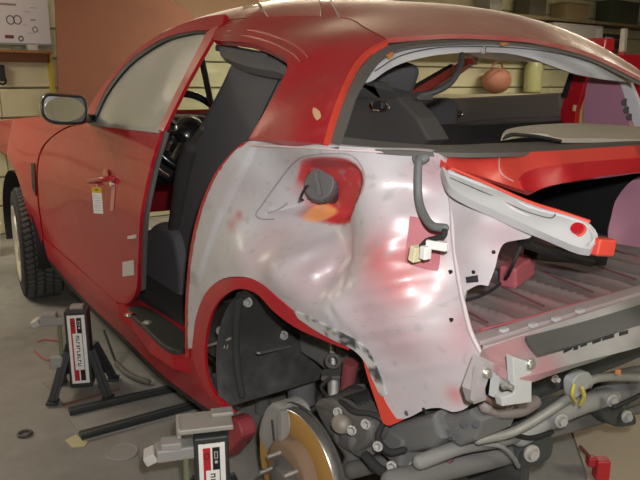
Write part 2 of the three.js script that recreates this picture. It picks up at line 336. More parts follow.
mesh('window_seal', panel(glassSheet, [[92, 121, 1], [105, 92], [129, 61.5], [162, 39.5], [192, 31.5], [208, 31, 1], [207, 33.5, 1], [192, 34], [164, 42], [131, 64], [107, 94], [95, 120, 1]], { edge: 0.04, thick: 0.012 }), black, door);
mesh('belt_moulding', panel(side, [[90, 121, 1], [125, 125], [160, 129, 1], [160, 133, 1], [125, 129], [90, 124.5, 1]], { edge: 0.04, thick: 0.015, off: 0.004 }), M(0.25, 0.25, 0.24, 0.4), door);
// A pillar and the cant rail over the glass
const rail = mesh('a_pillar', panel(glassSheet, [[84, 118, 1], [93, 100], [112, 74], [140, 47], [170, 29], [200, 18], [225, 14, 1], [222, 25, 1], [208, 30], [192, 31], [162, 39], [129, 61], [105, 91], [92, 121, 1]], { edge: 0.04, thick: 0.05 }), red, car);
// door handle, stickers
{
  const p = side.hit(100, 180), h = mesh('door_handle', [], redPlain, door);
  const a = side.hit(95, 181), b = side.hit(114, 178);
  const ao = a.clone(); ao.x -= 0.022; const bo = b.clone(); bo.x -= 0.022; const mid = ao.clone().lerp(bo, 0.5); mid.x -= 0.018;
  h.geometry = mergeAll([tube([a, ao.clone().lerp(mid, 0.15), mid, bo.clone().lerp(mid, 0.15), b], 0.009, 24, 10)]);
  mesh('handle_recess', lathe([[0.0, 0.003], [0.03, 0.003], [0.045, 0.0]], side.hit(106, 181), NX, 24), redPlain, door);
  mesh('lock_cylinder', rod(side.hit(113, 184), side.hit(113, 184).add(V(-0.010, 0, 0)), 0.011), chrome, door);
  mesh('sticker', panel(side, [[123, 262, 1], [134, 260, 1], [134.5, 275, 1], [123, 276.5, 1]], { thick: 0.001, off: 0.002 }), M(0.60, 0.58, 0.58, 0.6), door);
  mesh('striker_cover', panel(side, [[129, 236, 1], [137, 234.5, 1], [137, 238, 1], [129, 239, 1]], { thick: 0.004, off: 0.006 }), M(0.7, 0.62, 0.6, 0.4), door);
  mesh('paint_chip', panel(side, [[112, 187, 1], [116, 185, 1], [114, 210, 1], [110.5, 211, 1]], { thick: 0.001, off: 0.0025 }), M(0.55, 0.22, 0.2, 0.5), door);
}
// mirror
{
  const c = X(64, 109, -0.985);
  const m = mesh('mirror_housing', [], blackGloss, door);
  const sh = new THREE.Shape(); const w = 0.079, h = 0.056;
  sh.moveTo(-w + 0.03, -h); sh.bezierCurveTo(w * 0.5, -h * 1.02, w * 0.9, -h * 0.9, w, -h * 0.2); sh.bezierCurveTo(w * 1.02, h * 0.5, w * 0.9, h * 0.98, w * 0.55, h); sh.lineTo(-w * 0.75, h * 0.86); sh.bezierCurveTo(-w, h * 0.8, -w * 1.05, h * 0.2, -w, -h * 0.3); sh.bezierCurveTo(-w * 0.95, -h * 0.75, -w * 0.85, -h, -w + 0.03, -h);
  const hg = new THREE.ExtrudeGeometry(sh, { depth: 0.055, bevelEnabled: true, bevelSize: 0.012, bevelThickness: 0.025, bevelSegments: 4, bevelOffset: -0.01 });
  hg.rotateY(Math.PI - 0.16); hg.translate(c.x, c.y, c.z);   // body runs forward of the glass
  const arm = bar(V(c.x + 0.05, c.y - 0.035, c.z - 0.05), X(90, 119, -0.825).add(V(0.02, 0, -0.02)), 0.04, 0.035);
  m.geometry = mergeAll([hg, arm]);
  const gs = new THREE.Shape(); gs.absellipse(0, 0, 0.068, 0.043, 0, Math.PI * 2);
  const gg = new THREE.ExtrudeGeometry(gs, { depth: 0.004, bevelEnabled: false }); gg.translate(0, 0, 0.024); gg.rotateY(-0.16); gg.translate(c.x, c.y, c.z);
  mesh('mirror_glass', gg, M(0.8, 0.82, 0.78, 0.03, { metalness: 1 }), m);
}
// ---- left front wing
mesh('front_wing', panel(side, [[-60, 150, 1], [-30, 131], [0, 121], [45, 116], [80, 113], [89, 121.5, 1], [69, 126], [52, 136], [40.5, 150], [36.5, 170], [37.5, 200], [40.5, 224], [42.5, 240], [38, 247, 1], [31, 229], [25, 205], [19, 182], [11, 163], [1, 152], [-20, 146]], { edge: 0.018, thick: 0.025 }), red, car);
mesh('wing_vent', panel(side, [[31.5, 163, 1], [35, 163, 1], [36, 180, 1], [36.5, 196, 1], [33, 188, 1]], { thick: 0.006, off: 0.004 }), black, car);
// bonnet, right wing and nose (outside the frame or only grazed)
{
  const hood = new Sheet(NY, V(1, 0, 0), [V(-0.80, 1.06, -2.2), V(-0.84, 0.98, -2.7), V(-0.70, 0.80, -3.4), V(0.80, 1.06, -2.2), V(0.84, 0.98, -2.7), V(0.70, 0.80, -3.4), V(0, 1.11, -2.25), V(0, 1.01, -2.8), V(0, 0.84, -3.5), V(-0.5, 1.10, -2.2), V(0.5, 1.10, -2.2)]);
  // n = y, e1 = x => e2 = y x x = -z
  mesh('bonnet', panel(hood, [[-0.80, 2.15], [-0.85, 2.7], [-0.72, 3.3], [-0.4, 3.5], [0, 3.56], [0.4, 3.5], [0.72, 3.3], [0.85, 2.7], [0.80, 2.15], [0, 2.25]], { px: false, edge: 0.12, thick: 0.02 }), red, car);
  const rs = new Sheet(V(1, 0, 0), V(0, 0, -1), (u, v) => { const z = -u; return -sideX(v) - 0.16 * sstep(-2.9, -3.7, z) - 0.0; });
  // right side: u = -z, v = y
  mesh('body_side_panel', panel(rs, [[2.2, 1.06], [2.75, 0.98], [3.4, 0.82], [3.5, 0.40], [3.1, 0.40], [3.05, 0.62], [2.85, 0.76], [2.7, 0.79], [2.45, 0.74], [2.32, 0.55], [2.3, 0.30], [0.45, 0.30], [0.36, 0.55], [0.2, 0.72], [0, 0.78], [-0.2, 0.72], [-0.36, 0.55], [-0.42, 0.45], [-0.6, 0.5], [-0.62, 0.95], [-0.3, 1.06], [0.3, 1.10], [1.4, 1.10]], { px: false, edge: 0.1, thick: 0.02 }), red, car);
  const nose = new Sheet(V(0, 0, -1), V(-1, 0, 0), (u, v) => 3.56 - 0.25 * Math.abs(u / 0.72) ** 2.4 - 0.12 * ((v - 0.5) / 0.4) ** 2);
  mesh('front_bumper', panel(nose, [[-0.74, 0.30], [-0.74, 0.80], [-0.4, 0.84], [0.4, 0.84], [0.74, 0.80], [0.74, 0.30]], { px: false, edge: 0.08, thick: 0.02 }), red, car);
}
// ---- sill
mesh('rocker_panel', panel(side, [[43, 238, 1], [80, 270], [117, 303.5, 1], [124, 308], [132, 314], [142, 326], [152, 338], [162, 345], [174, 351], [185, 356, 1], [188, 350, 1], [195, 350, 1], [199, 366], [205, 384], [214, 398], [224, 408], [231, 415, 1], [222, 419, 1], [190, 396], [160, 372.5], [122, 335], [85, 300], [47, 257, 1]], { edge: 0.03, thick: 0.02 }), redSill, car);
mesh('sill_seam', panel(side, [[47, 257, 1], [85, 300, 1], [122, 335, 1], [160, 372.5, 1], [222, 419, 1], [219, 423, 1], [156, 377, 1], [119, 340, 1], [84, 305, 1], [46, 262, 1]], { edge: 0.05, thick: 0.03, off: -0.004 }), black, car);
{ // the foldout ledge along the sill: red lip and black scuff plate
  const g = [];
  mesh('door_ledge', plate([[118, 304], [140, 300], [190, 330], [190, 356], [172, 351], [150, 337], [132, 315]], 'y', 0.415, -0.06), redSill, car);
  mesh('scuff_plate', plate([[128, 309, 0], [150, 309, 0], [187, 336, 0], [183, 350, 0], [166, 347, 0], [145, 328, 0]], 'y', 0.428, -0.012, { smooth: true, bevel: 0.003 }), M(0.03, 0.032, 0.03, 0.5), car);
  mesh('sill_grommet', [...bolt(Y(130, 315, 0.43), NY, 0.014, 0.008)], chrome, car);
  mesh('sill_grommet', [...bolt(Y(147, 323, 0.43), NY, 0.012, 0.008)], steel, car);
}
// ---- roof and quarter pillar sheet
const nR = V(-0.5, 0.86, 0);
const roofSheet = new Sheet(nR, EZ, [
  X(200, 18, -0.40), X(250, 9.5, -0.20), X(340, 10, 0.0), X(400, 14, 0.12), X(460, 17.5, 0.22), X(500, 21.5, 0.29), X(560, 32, 0.40), X(600, 46, 0.47), X(640, 70, 0.54),
  X(345, 17, -0.40), X(365, 27, -0.45), X(385, 38, -0.48),
  X(420, 34.5, -0.38), X(460, 33, -0.27), X(500, 35, -0.14), X(540, 39, 0.0), X(590, 52, 0.19), X(640, 76, 0.42),
  X(215, 26, -0.590), X(240, 22, -0.585), X(280, 30, -0.57), X(213, 31, -0.605), X(222, 41, -0.625), X(255, 43, -0.640), X(288, 62, -0.668), X(285, 75, -0.690), X(250, 138, -0.795), X(268, 108, -0.745),
  X(318, 143, -0.785), X(330, 117, -0.735), X(338, 92, -0.690), X(355, 62, -0.600), X(320, 50, -0.615), X(300, 100, -0.725), X(310, 75, -0.67), X(180, 25, -0.52),
  ...[V(0.3, 1.525, -1.22), V(0.55, 1.44, -1.15), V(0.62, 1.37, -0.7), V(0.58, 1.34, -0.25), V(0, 1.525, -1.5), V(-0.45, 1.465, -1.52), V(0.45, 1.455, -1.45), V(0.05, 1.548, -1.2)].map(p => { p.far = true; return p; })]);
mesh('roof', panel(roofSheet, [[640, 77, 1], [590, 53], [540, 40], [500, 36], [460, 34], [420, 35.5], [386.5, 38.5, 1], [366, 27.5], [346, 17.5], [300, 15], [260, 16.5], [225, 19.5, 1], [200, 23], [180, 28, 1]], { edge: 0.04, thick: 0.012, tail: [V(-0.54, 1.44, -1.38), V(-0.3, 1.49, -1.50), V(0, 1.50, -1.55), V(0.3, 1.48, -1.50), V(0.55, 1.42, -1.36), V(0.62, 1.39, -1.0), V(0.63, 1.36, -0.6), V(0.60, 1.33, -0.25), V(0.57, 1.28, 0.02), V(0.50, 1.265, 0.10)] }), redTan, car);
mesh('quarter_pillar', panel(roofSheet, [[225, 20.5, 1], [260, 17.5], [300, 16], [345, 18.5], [365, 28.5], [385, 39.5, 1], [366, 50], [352, 66], [341, 88], [331, 115], [323, 143.5, 1], [285, 141], [248, 139.5, 1], [262, 116], [280, 84], [287, 68], [285, 60], [270, 50], [250, 43], [225, 41], [213, 40, 1], [215, 30]], { edge: 0.03, thick: 0.02 }), redClean, car);
// light-coloured lip of the pillar on the door opening and the grey reveal under the roof rail
mesh('opening_headliner', panel(roofSheet, [[214, 38, 1], [228, 39], [252, 43], [272, 50], [287, 60], [287, 67, 1], [270, 60], [245, 56], [225, 50], [215, 45, 1]], { edge: 0.03, thick: 0.03, off: -0.035 }), M(0.12, 0.125, 0.13, 0.7), car);
for (const l of [[[224, 36], [250, 36.5], [275, 44], [296, 56], [301, 62]], [[228, 31], [255, 31], [282, 39], [304, 52], [309, 58]]]) mesh('drip_moulding', tube(l.map(p => roofSheet.hit(p[0], p[1])), 0.004, 40, 8), redPlain, car);
// ---- rear window aperture: urethane flange, red edge, header
const flange = mesh('window_flange', panel(roofSheet, [[387, 40.5, 1], [370, 51], [356, 67], [345, 89], [335, 116], [327, 143.5, 1], [336, 143.5, 1], [345, 117], [354, 92], [366, 71], [380, 54], [400, 44], [430, 39.6], [470, 37.8], [510, 39.2], [545, 43.8], [590, 55.4], [640, 79.5, 1], [640, 77.5, 1], [590, 54], [545, 42], [500, 37.5], [460, 35.5], [420, 37]], { edge: 0.03, thick: 0.006, off: -0.012 }), urethane, car);
mesh('roof_edge_lip', panel(roofSheet, [[385, 39, 1], [366, 50], [352, 66], [341, 88], [331, 115], [323, 143.5, 1], [327, 143.5, 1], [335.5, 115], [345.5, 88.5], [356.5, 66.5], [370, 51], [388, 41, 1]], { edge: 0.03, thick: 0.012, off: -0.001 }), redOrange, car);
mesh('glue_remnant', panel(roofSheet, [[385, 52, 0], [390, 49, 0], [393, 50, 0], [388, 54, 0]], { thick: 0.005, off: -0.008 }), tapeOrange, flange);
mesh('glue_remnant', panel(roofSheet, [[499, 39.6, 0], [504, 39.2, 0], [508, 40.2, 0], [501, 41, 0]], { thick: 0.005, off: -0.008 }), tapeOrange, flange);
mesh('pillar_scab', panel(roofSheet, [[314, 108, 0], [320, 112, 0], [321, 118, 0], [317, 121, 0], [313, 114, 0]], { thick: 0.001, off: 0.002 }), M(0.62, 0.40, 0.22, 0.7), car);
const headSheet = new Sheet(V(0, 0.25, 1), V(1, 0, 0), [X(357, 78, -0.58), X(375, 70, -0.54), X(398, 49, -0.46), X(430, 42, -0.36), X(470, 40, -0.24), X(510, 41.5, -0.10), X(550, 46.5, 0.04), X(590, 57.5, 0.20), X(640, 77, 0.43), X(365, 83, -0.555), X(400, 64, -0.45), X(450, 53, -0.30), X(500, 52.5, -0.13), X(530, 57, -0.03), X(576, 73, 0.15), X(600, 80, 0.25), X(640, 84, 0.43), X(590, 68, 0.2), X(540, 53, 0)]);
const header = mesh('rear_header', panel(headSheet, [[357, 78, 1], [372, 68], [398, 49], [430, 42.2], [470, 40.2], [510, 41.6], [550, 46.6], [590, 57.6], [640, 78.5, 1], [645, 82, 1], [625, 81], [600, 78], [576, 73], [550, 64], [530, 57], [500, 52], [450, 53], [412, 60], [390, 69], [374, 80], [364, 83, 1]], { edge: 0.03, thick: 0.012, off: -0.006 }), primerLight, car);
mesh('header_seam', tube([[375, 71], [400, 56], [435, 48], [470, 46.5], [510, 47.5], [550, 52], [590, 62], [640, 80]].map(p => headSheet.hit(p[0], p[1])), 0.0018, 60, 6), seam, header);
mesh('header_clip', bar(headSheet.hit(484, 46), headSheet.hit(483, 54), 0.012, 0.012), steel, header);

// ---- stripped rear quarter: inner panel and wheelhouse in grey primer with red overspray
const qBase = [
  X(248, 141, -0.795), X(285, 143, -0.790), X(325, 145, -0.780), X(380, 148, -0.705), X(432, 151, -0.635), X(446, 160, -0.615),
  X(236, 152, -0.812), X(217, 175, -0.828), X(202, 210, -0.838), X(193, 250, -0.845), X(188, 300, -0.848), X(192, 345, -0.850),
  X(225, 200, -0.822), X(235, 175, -0.812), X(215, 240, -0.838), X(250, 170, -0.800), X(245, 215, -0.802),
  X(206, 293, -0.852), X(222, 279, -0.852), X(245, 276, -0.845), X(262, 283, -0.835), X(280, 298, -0.815), X(300, 315, -0.795), X(330, 330, -0.775), X(355, 345, -0.752), X(366, 352, -0.742), X(374, 375, -0.725), X(384, 400, -0.712), X(394, 421, -0.705),
  X(240, 250, -0.846), X(275, 240, -0.784), X(290, 256, -0.818), X(255, 238, -0.806), X(340, 316, -0.786), X(270, 265, -0.842), X(305, 240, -0.744), X(300, 275, -0.818), X(325, 300, -0.800), X(320, 258, -0.740),
  X(335, 235, -0.690), X(345, 270, -0.705), X(362, 310, -0.755), X(380, 345, -0.730), X(358, 228, -0.725), X(366, 248, -0.735),
  X(290, 150, -0.782), X(350, 152, -0.745), X(365, 190, -0.722), X(375, 170, -0.712), X(385, 200, -0.705), X(400, 165, -0.672), X(408, 185, -0.652), X(400, 215, -0.690), X(420, 170, -0.640), X(425, 200, -0.630), X(430, 250, -0.634),
  X(385, 250, -0.725), X(405, 260, -0.705), X(410, 290, -0.705), X(380, 290, -0.745), X(420, 330, -0.705), X(430, 375, -0.692), X(400, 370, -0.712), X(445, 340, -0.680), X(445, 400, -0.680), X(425, 409, -0.690), X(410, 417, -0.698),
  X(440, 290, -0.650), X(452, 240, -0.618), X(455, 270, -0.626), X(462, 305, -0.640), X(468, 330, -0.652), X(478, 350, -0.655), X(482, 380, -0.655), X(470, 404, -0.660), X(455, 411, -0.672)];
const qz = p => [p.z, p.y];
const pocketC = qz(X(322, 190, -0.76)), pocketL = qz(X(276, 190, -0.79)), ribs = [
  [X(345, 248, -0.73), X(405, 238, -0.70)], [X(350, 268, -0.735), X(408, 258, -0.705)], [X(355, 290, -0.74), X(412, 278, -0.705)], [X(352, 305, -0.745), X(415, 297, -0.705)], [X(365, 335, -0.74), X(440, 318, -0.68)], [X(372, 350, -0.735), X(450, 332, -0.675)], [X(390, 375, -0.715), X(455, 360, -0.675)]].map(r => r.map(qz));
function segDist(p, a, b) { const dx = b[0] - a[0], dy = b[1] - a[1], l = dx * dx + dy * dy; const t = Math.max(0, Math.min(1, ((p[0] - a[0]) * dx + (p[1] - a[1]) * dy) / l)); return [Math.hypot(p[0] - a[0] - t * dx, p[1] - a[1] - t * dy), t]; }
const pocketPoly = smoothLoop([[257, 216], [264, 205], [291, 169], [302, 159], [330, 155.5], [352, 158], [362, 171], [362, 187], [354, 205], [340, 219], [325, 228], [305, 228], [282, 220], [268, 218]], true, 6).map(p => qz(X(p[0], p[1], -0.80 + 0.0007 * (p[0] - 257))));
const pocketBox = [Math.min(...pocketPoly.map(p => p[0])), Math.max(...pocketPoly.map(p => p[0])), Math.min(...pocketPoly.map(p => p[1])), Math.max(...pocketPoly.map(p => p[1]))];
function pocketIn(z, y) { if (z < pocketBox[0] || z > pocketBox[1] || y < pocketBox[2] || y > pocketBox[3]) return -0.05; let m = 9, c = false; for (let i = 0, j = pocketPoly.length - 1; i < pocketPoly.length; j = i++) { const a = pocketPoly[i], b = pocketPoly[j]; const q = segDist([z, y], a, b)[0]; if (q < m) m = q; if ((a[1] > y) !== (b[1] > y) && z < (b[0] - a[0]) * (y - a[1]) / (b[1] - a[1]) + a[0]) c = !c; } return c ? m : -m; }
const stepTab = [[247, 142], [241, 165], [230, 195], [222, 225], [216, 255], [206, 290]].map(p => { const q = X(p[0], p[1], -0.82); return [q.y, q.z]; }).sort((a, b) => a[0] - b[0]);
const foldL = [[338, 228], [346, 258], [351, 285], [349, 305], [360, 335]].map(p => qz(X(p[0], p[1], -0.735)));
const quarter = new Sheet(NX, EZ, qBase, (z, y) => {
  let d = 0;
  d -= 0.032 * sstep(-0.002, 0.030, pocketIn(z, y));                       // filler pocket with a pressed edge
  d -= 0.012 * sstep(0.01, 0.05, pocketIn(z, y)) * sstep(pocketC[0] - 0.05, pocketC[0] + 0.03, z);
  for (const r of ribs) { const [q, t] = segDist([z, y], r[0], r[1]); d += 0.0011 * Math.exp(-((q / 0.010) ** 2)) * sstep(0, 0.12, t) * sstep(1, 0.85, t) - 0.001 * Math.exp(-(((q - 0.022) / 0.012) ** 2)); }
  for (let i = 0; i + 1 < foldL.length; i++) { const [q] = segDist([z, y], foldL[i], foldL[i + 1]); d -= 0.0025 * Math.exp(-((q / 0.016) ** 2)); }
  if (y > 0.66) d += 0.010 * sstep(0.012, -0.012, z - lerpTab(stepTab, y)) * sstep(0.66, 0.72, y);   // recessed weld strip along the door opening
  d += 0.0008 * (fbm(z * 18, y * 18, 3) - 0.5);
  return d;
}, 3.5e-3);
const spray = [ // px, py, radius (m), strength, tint 0 red / 1 pink
  [395, 262, 0.050, 0.75, 0], [404, 285, 0.045, 0.75, 0], [375, 258, 0.045, 0.5, 0], [365, 300, 0.06, 0.34, 1], [378, 330, 0.07, 0.28, 1], [352, 245, 0.05, 0.4, 1], [395, 235, 0.06, 0.25, 1],
  [275, 248, 0.075, 0.28, 1], [245, 262, 0.05, 0.2, 1], [330, 262, 0.05, 0.25, 1], [305, 285, 0.05, 0.3, 1], [430, 178, 0.045, 0.34, 1], [436, 165, 0.03, 0.4, 1], [395, 390, 0.05, 0.2, 1], [420, 345, 0.06, 0.25, 1],
  [468, 322, 0.035, 0.55, 1], [462, 345, 0.04, 0.4, 1], [298, 160, 0.04, 0.2, 1], [455, 395, 0.02, 0.7, 0], [232, 225, 0.02, 0.5, 0], [239, 215, 0.012, 0.6, 0], [395, 345, 0.06, 0.2, 1]
].map(s => { const p = quarter.hit(s[0], s[1]); return [p.z, p.y, s[2], s[3], s[4]]; });
const PK = quarter.hit(330, 195), PK2 = quarter.hit(345, 182), PK3 = quarter.hit(322, 212);
function quarterCol(q, z, y) {
  const n = fbm(z * 14, y * 14, 1), n2 = fbm(z * 60, y * 60, 7);
  let c = [0.50, 0.492, 0.51]; const k = 0.86 + 0.28 * n; c = c.map(a => a * k);
  const mix = (t, s) => { for (let i = 0; i < 3; i++) c[i] += (t[i] - c[i]) * s; };
  mix([0.44, 0.35, 0.365], 0.35 * sstep(0.45, 0.7, fbm(z * 5 + 3, y * 5, 12)));
  for (const s of spray) { const r = Math.hypot(z - s[0], y - s[1]) / s[2]; const w = s[3] * Math.exp(-r * r) * (0.6 + 0.8 * n) * (0.85 + 0.3 * n2); mix(s[4] ? [0.46, 0.20, 0.23] : [0.50, 0.085, 0.085], Math.min(0.95, w)); }
  { const r = pocketIn(z, y), f = sstep(PK.z - 0.10, PK.z - 0.03, z + 0.08 * (n - 0.5)); mix([0.55, 0.02, 0.025], 0.95 * f * sstep(-0.002, 0.006, r)); }
  { const r = Math.hypot((z - PK3.z) * 0.75, (y - PK3.y) * 1.2) / 0.026 + 0.5 * (n - 0.5); mix([0.78, 0.33, 0.12], 0.9 * (1 - sstep(0.7, 1.0, r))); }
  if (n2 > 0.72) mix([0.30, 0.29, 0.28], 0.4);
  return c;
}
const inner = mesh('inner_quarter_panel', panel(quarter, [[248, 141, 1], [285, 143], [325, 145], [380, 148.5], [432, 152], [446, 161, 1], [451, 190], [453, 235], [457, 270], [464, 308], [472, 335], [483, 356, 1], [484, 380], [471, 404], [455, 412], [440, 408], [425, 409.5], [410, 417], [394, 422, 1], [384, 400], [375, 375], [367, 353, 1], [355, 345], [330, 331], [300, 315], [280, 299], [262, 284], [245, 277], [222, 279], [206, 293], [197, 316], [193, 348, 1], [188, 349, 1], [188, 300], [193, 250], [202, 210], [217, 175], [234, 152]], { edge: 0.011, thick: 0.012, col: quarterCol }), primerV, car);
// weld flange along the door opening: red under-edge with pale primer
mesh('opening_weld_flange', panel(quarter, [[246, 141, 1], [232, 152], [214, 175], [199, 210], [190, 250], [185.5, 300], [185, 357, 1], [188.5, 357, 1], [188.5, 300], [193.5, 250], [202.5, 210], [217.5, 175], [235, 153], [249, 141, 1]], { edge: 0.03, thick: 0.02, off: 0.0 }), redPlain, car);
// red arch lip still fixed to the wheelhouse
mesh('wheel_arch_lip', panel(quarter, [[193, 350, 1], [194, 340], [197, 318], [206, 294], [222, 280], [245, 277.5], [262, 284.5], [280, 299.5], [300, 315.5], [330, 331.5], [352, 343, 1], [350, 350, 1], [325, 340], [298, 328], [276, 312], [257, 293], [238, 289], [220, 301], [210, 322], [206, 350], [208, 375], [216, 394], [233, 412, 1], [224, 410], [209, 393], [199, 374], [194, 358, 1]], { edge: 0.02, thick: 0.009, off: 0.004 }), redPlain, car);
mesh('wheel_arch_lip', panel(quarter, [[368, 352, 1], [376, 375], [385, 400], [397, 419, 1], [404, 419.5], [392, 425, 1], [384, 423], [378, 405], [369, 378], [363, 356, 1]], { edge: 0.02, thick: 0.025, off: 0.003 }), redOrange, car);
mesh('torn_edge', panel(quarter, [[296, 311, 1], [312, 318], [336, 330], [356, 340], [367, 348], [375, 361], [382, 378], [388, 394, 1], [383, 396], [374, 378], [367, 362], [356, 350], [336, 340], [316, 329], [300, 318, 1]], { edge: 0.012, thick: 0.012, off: 0.006, col: (q, z, y) => { const n = fbm(z * 40, y * 55, 2); return n > 0.62 ? [0.05, 0.05, 0.05] : n > 0.52 ? [0.22, 0.22, 0.21] : [0.48, 0.47, 0.46]; } }), primerV, car);
mesh('panel_hole', bolt(quarter.hit(407, 413).add(V(-0.002, 0, 0)), NX, 0.004, 0.003), seam, inner);
for (const p of [[424, 409.5], [450, 272], [451, 320], [494, 252]]) mesh('panel_hole', rod(quarter.hit(p[0], p[1]).add(V(0.004, 0, 0)), quarter.hit(p[0], p[1]).add(V(-0.002, 0, 0)), 0.0045), black, inner);
// seam beads on the panel
for (const l of [[[286, 172], [294, 163], [303, 157], [330, 153.5], [353, 156], [364, 171], [364, 187], [356, 206]], [[286, 172], [275, 187], [263, 204], [256, 215], [262, 219], [275, 219]], [[268, 213], [278, 210], [288, 203]]]) mesh('seam_bead', tube(l.map(p => quarter.hit(p[0], p[1]).add(V(-0.001, 0, 0))), 0.0018, 60, 6), M(0.30, 0.27, 0.28, 0.7), inner);
mesh('window_seam_bead', tube([[250, 145], [290, 147], [330, 149], [380, 152], [425, 155]].map(p => quarter.hit(p[0], p[1])), 0.003, 60, 6), M(0.62, 0.50, 0.50, 0.6), inner);
// ---- fuel filler
{
  const c = quarter.hit(327, 187), ax = V(-0.86, 0.30, 0.42).normalize();
  const f = mesh('filler_neck', rod(c.clone().addScaledVector(ax, -0.03), c.clone().addScaledVector(ax, 0.018), 0.037, 0.036, 28), M(0.05, 0.05, 0.05, 0.6), car);
  const capG = [lathe([[0.0, 0.030], [0.036, 0.030], [0.041, 0.026], [0.042, 0.004], [0.040, 0.0]], c.clone().addScaledVector(ax, 0.014), ax, 36)];
  const cap = mesh('fuel_cap', capG, M(0.115, 0.115, 0.115, 0.55), f);
  const up = V(0.1, 0.8, -0.4).projectOnPlane(ax).normalize(), ct = c.clone().addScaledVector(ax, 0.047);
  mesh('cap_grip', bar(ct.clone().addScaledVector(up, -0.030), ct.clone().addScaledVector(up, 0.030), 0.012, 0.010, ax), M(0.13, 0.13, 0.13, 0.5), f);
  for (let k = 0; k < 18; k++) { const a = k / 18 * 6.2832, s = up.clone().applyAxisAngle(ax, a); const q = c.clone().addScaledVector(s, 0.042); mesh('cap_ridge', bar(q.clone().addScaledVector(ax, 0.018), q.clone().addScaledVector(ax, 0.036), 0.004, 0.004, s), M(0.10, 0.10, 0.10, 0.55), f); }
  mesh('cap_tether', tube([quarter.hit(309, 185), X(304, 190, -0.80), X(301, 197, -0.795), quarter.hit(303, 200)], 0.003, 20, 6), black, f);
}
// ---- wiring tail with plugs, on a red plate
{
  const pl = mesh('lamp_mounting_plate', panel(quarter, [[412, 216, 1], [420, 217], [440, 224], [443, 232, 1], [441, 266, 0], [436, 270, 0], [416, 265, 0], [407, 262, 1]], { edge: 0.02, thick: 0.008, off: 0.006 }), pinkRed, car);
  const w = mesh('wiring_sleeve', tube([X(421, 156, -0.640), X(419, 160, -0.655), X(418, 180, -0.668), X(419, 200, -0.675), X(424, 215, -0.690), X(433, 226, -0.705), X(445, 228, -0.70)], 0.0085, 40, 12), M(0.13, 0.14, 0.14, 0.6), car);
  mesh('sleeve_grommet', lathe([[0.005, 0.012], [0.017, 0.010], [0.019, 0.004], [0.019, -0.004], [0.008, -0.006]], X(421, 158, -0.642), V(-0.5, 0.8, 0.2), 20), M(0.16, 0.17, 0.17, 0.6), w);
  mesh('wire_bundle', tube([X(445, 228, -0.70), X(444, 235, -0.71), X(436, 238, -0.71), X(427, 241, -0.71), X(422, 246, -0.715)], 0.006, 24, 8), rubber, w);
  mesh('plug', bar(X(427, 243.5, -0.715), X(448, 247, -0.70), 0.016, 0.018), white, w);
  mesh('plug', bar(X(426, 246, -0.725), X(425, 259, -0.725), 0.016, 0.020, NX), white, w);
  mesh('yellowed_plug', bar(X(417, 246, -0.72), X(414, 261, -0.72), 0.018, 0.022, NX), creamPlastic, w);
}
// ---- trunk side wall (behind the ridge) with its windows
const tsw = new Sheet(V(-1, 0.1, 0.15), EZ, [X(447, 172, -0.608), X(455, 225, -0.610), X(460, 270, -0.622), X(464, 300, -0.630), X(480, 196, -0.590), X(530, 222, -0.560), X(500, 243, -0.585), X(490, 280, -0.600), X(480, 220, -0.610), X(475, 260, -0.615), X(540, 235, -0.54)]);
const tswP = mesh('trunk_side_wall', panel(tsw, [[446, 165, 1], [480, 190], [535, 218, 1], [532, 236], [518, 240], [505, 243], [499, 252], [495, 268], [488, 286, 1], [478, 285], [466, 291, 1], [463, 304, 1], [457, 270], [453, 235], [450, 195]], { edge: 0.014, thick: 0.008, col: (q, z, y) => { const n = fbm(z * 15, y * 15, 5); const c = [0.50, 0.46, 0.48].map(a => a * (0.85 + 0.3 * n)); const k = 0.4 * sstep(0.5, 0.7, fbm(z * 9, y * 9, 8)); return [c[0] * (1 - k) + 0.5 * k, c[1] * (1 - k) + 0.3 * k, c[2] * (1 - k) + 0.33 * k]; } }), primerV, car);
mesh('wall_slot', panel(tsw, [[466, 277, 1], [478, 275, 1], [479, 282, 1], [467, 283, 1]], { thick: 0.004, off: 0.002 }), black, tswP);
for (const p of [[494, 252], [474, 272]]) mesh('wall_hole', rod(tsw.hit(p[0], p[1]), tsw.hit(p[0], p[1]).add(V(-0.003, 0, 0)), 0.004), black, tswP);
mesh('ridge_bead', tube([[447, 175], [451, 200], [453, 235], [457, 270], [464, 306], [472, 335], [484, 358]].map(p => quarter.hit(p[0], p[1])), 0.005, 50, 8), M(0.55, 0.48, 0.50, 0.5), inner);
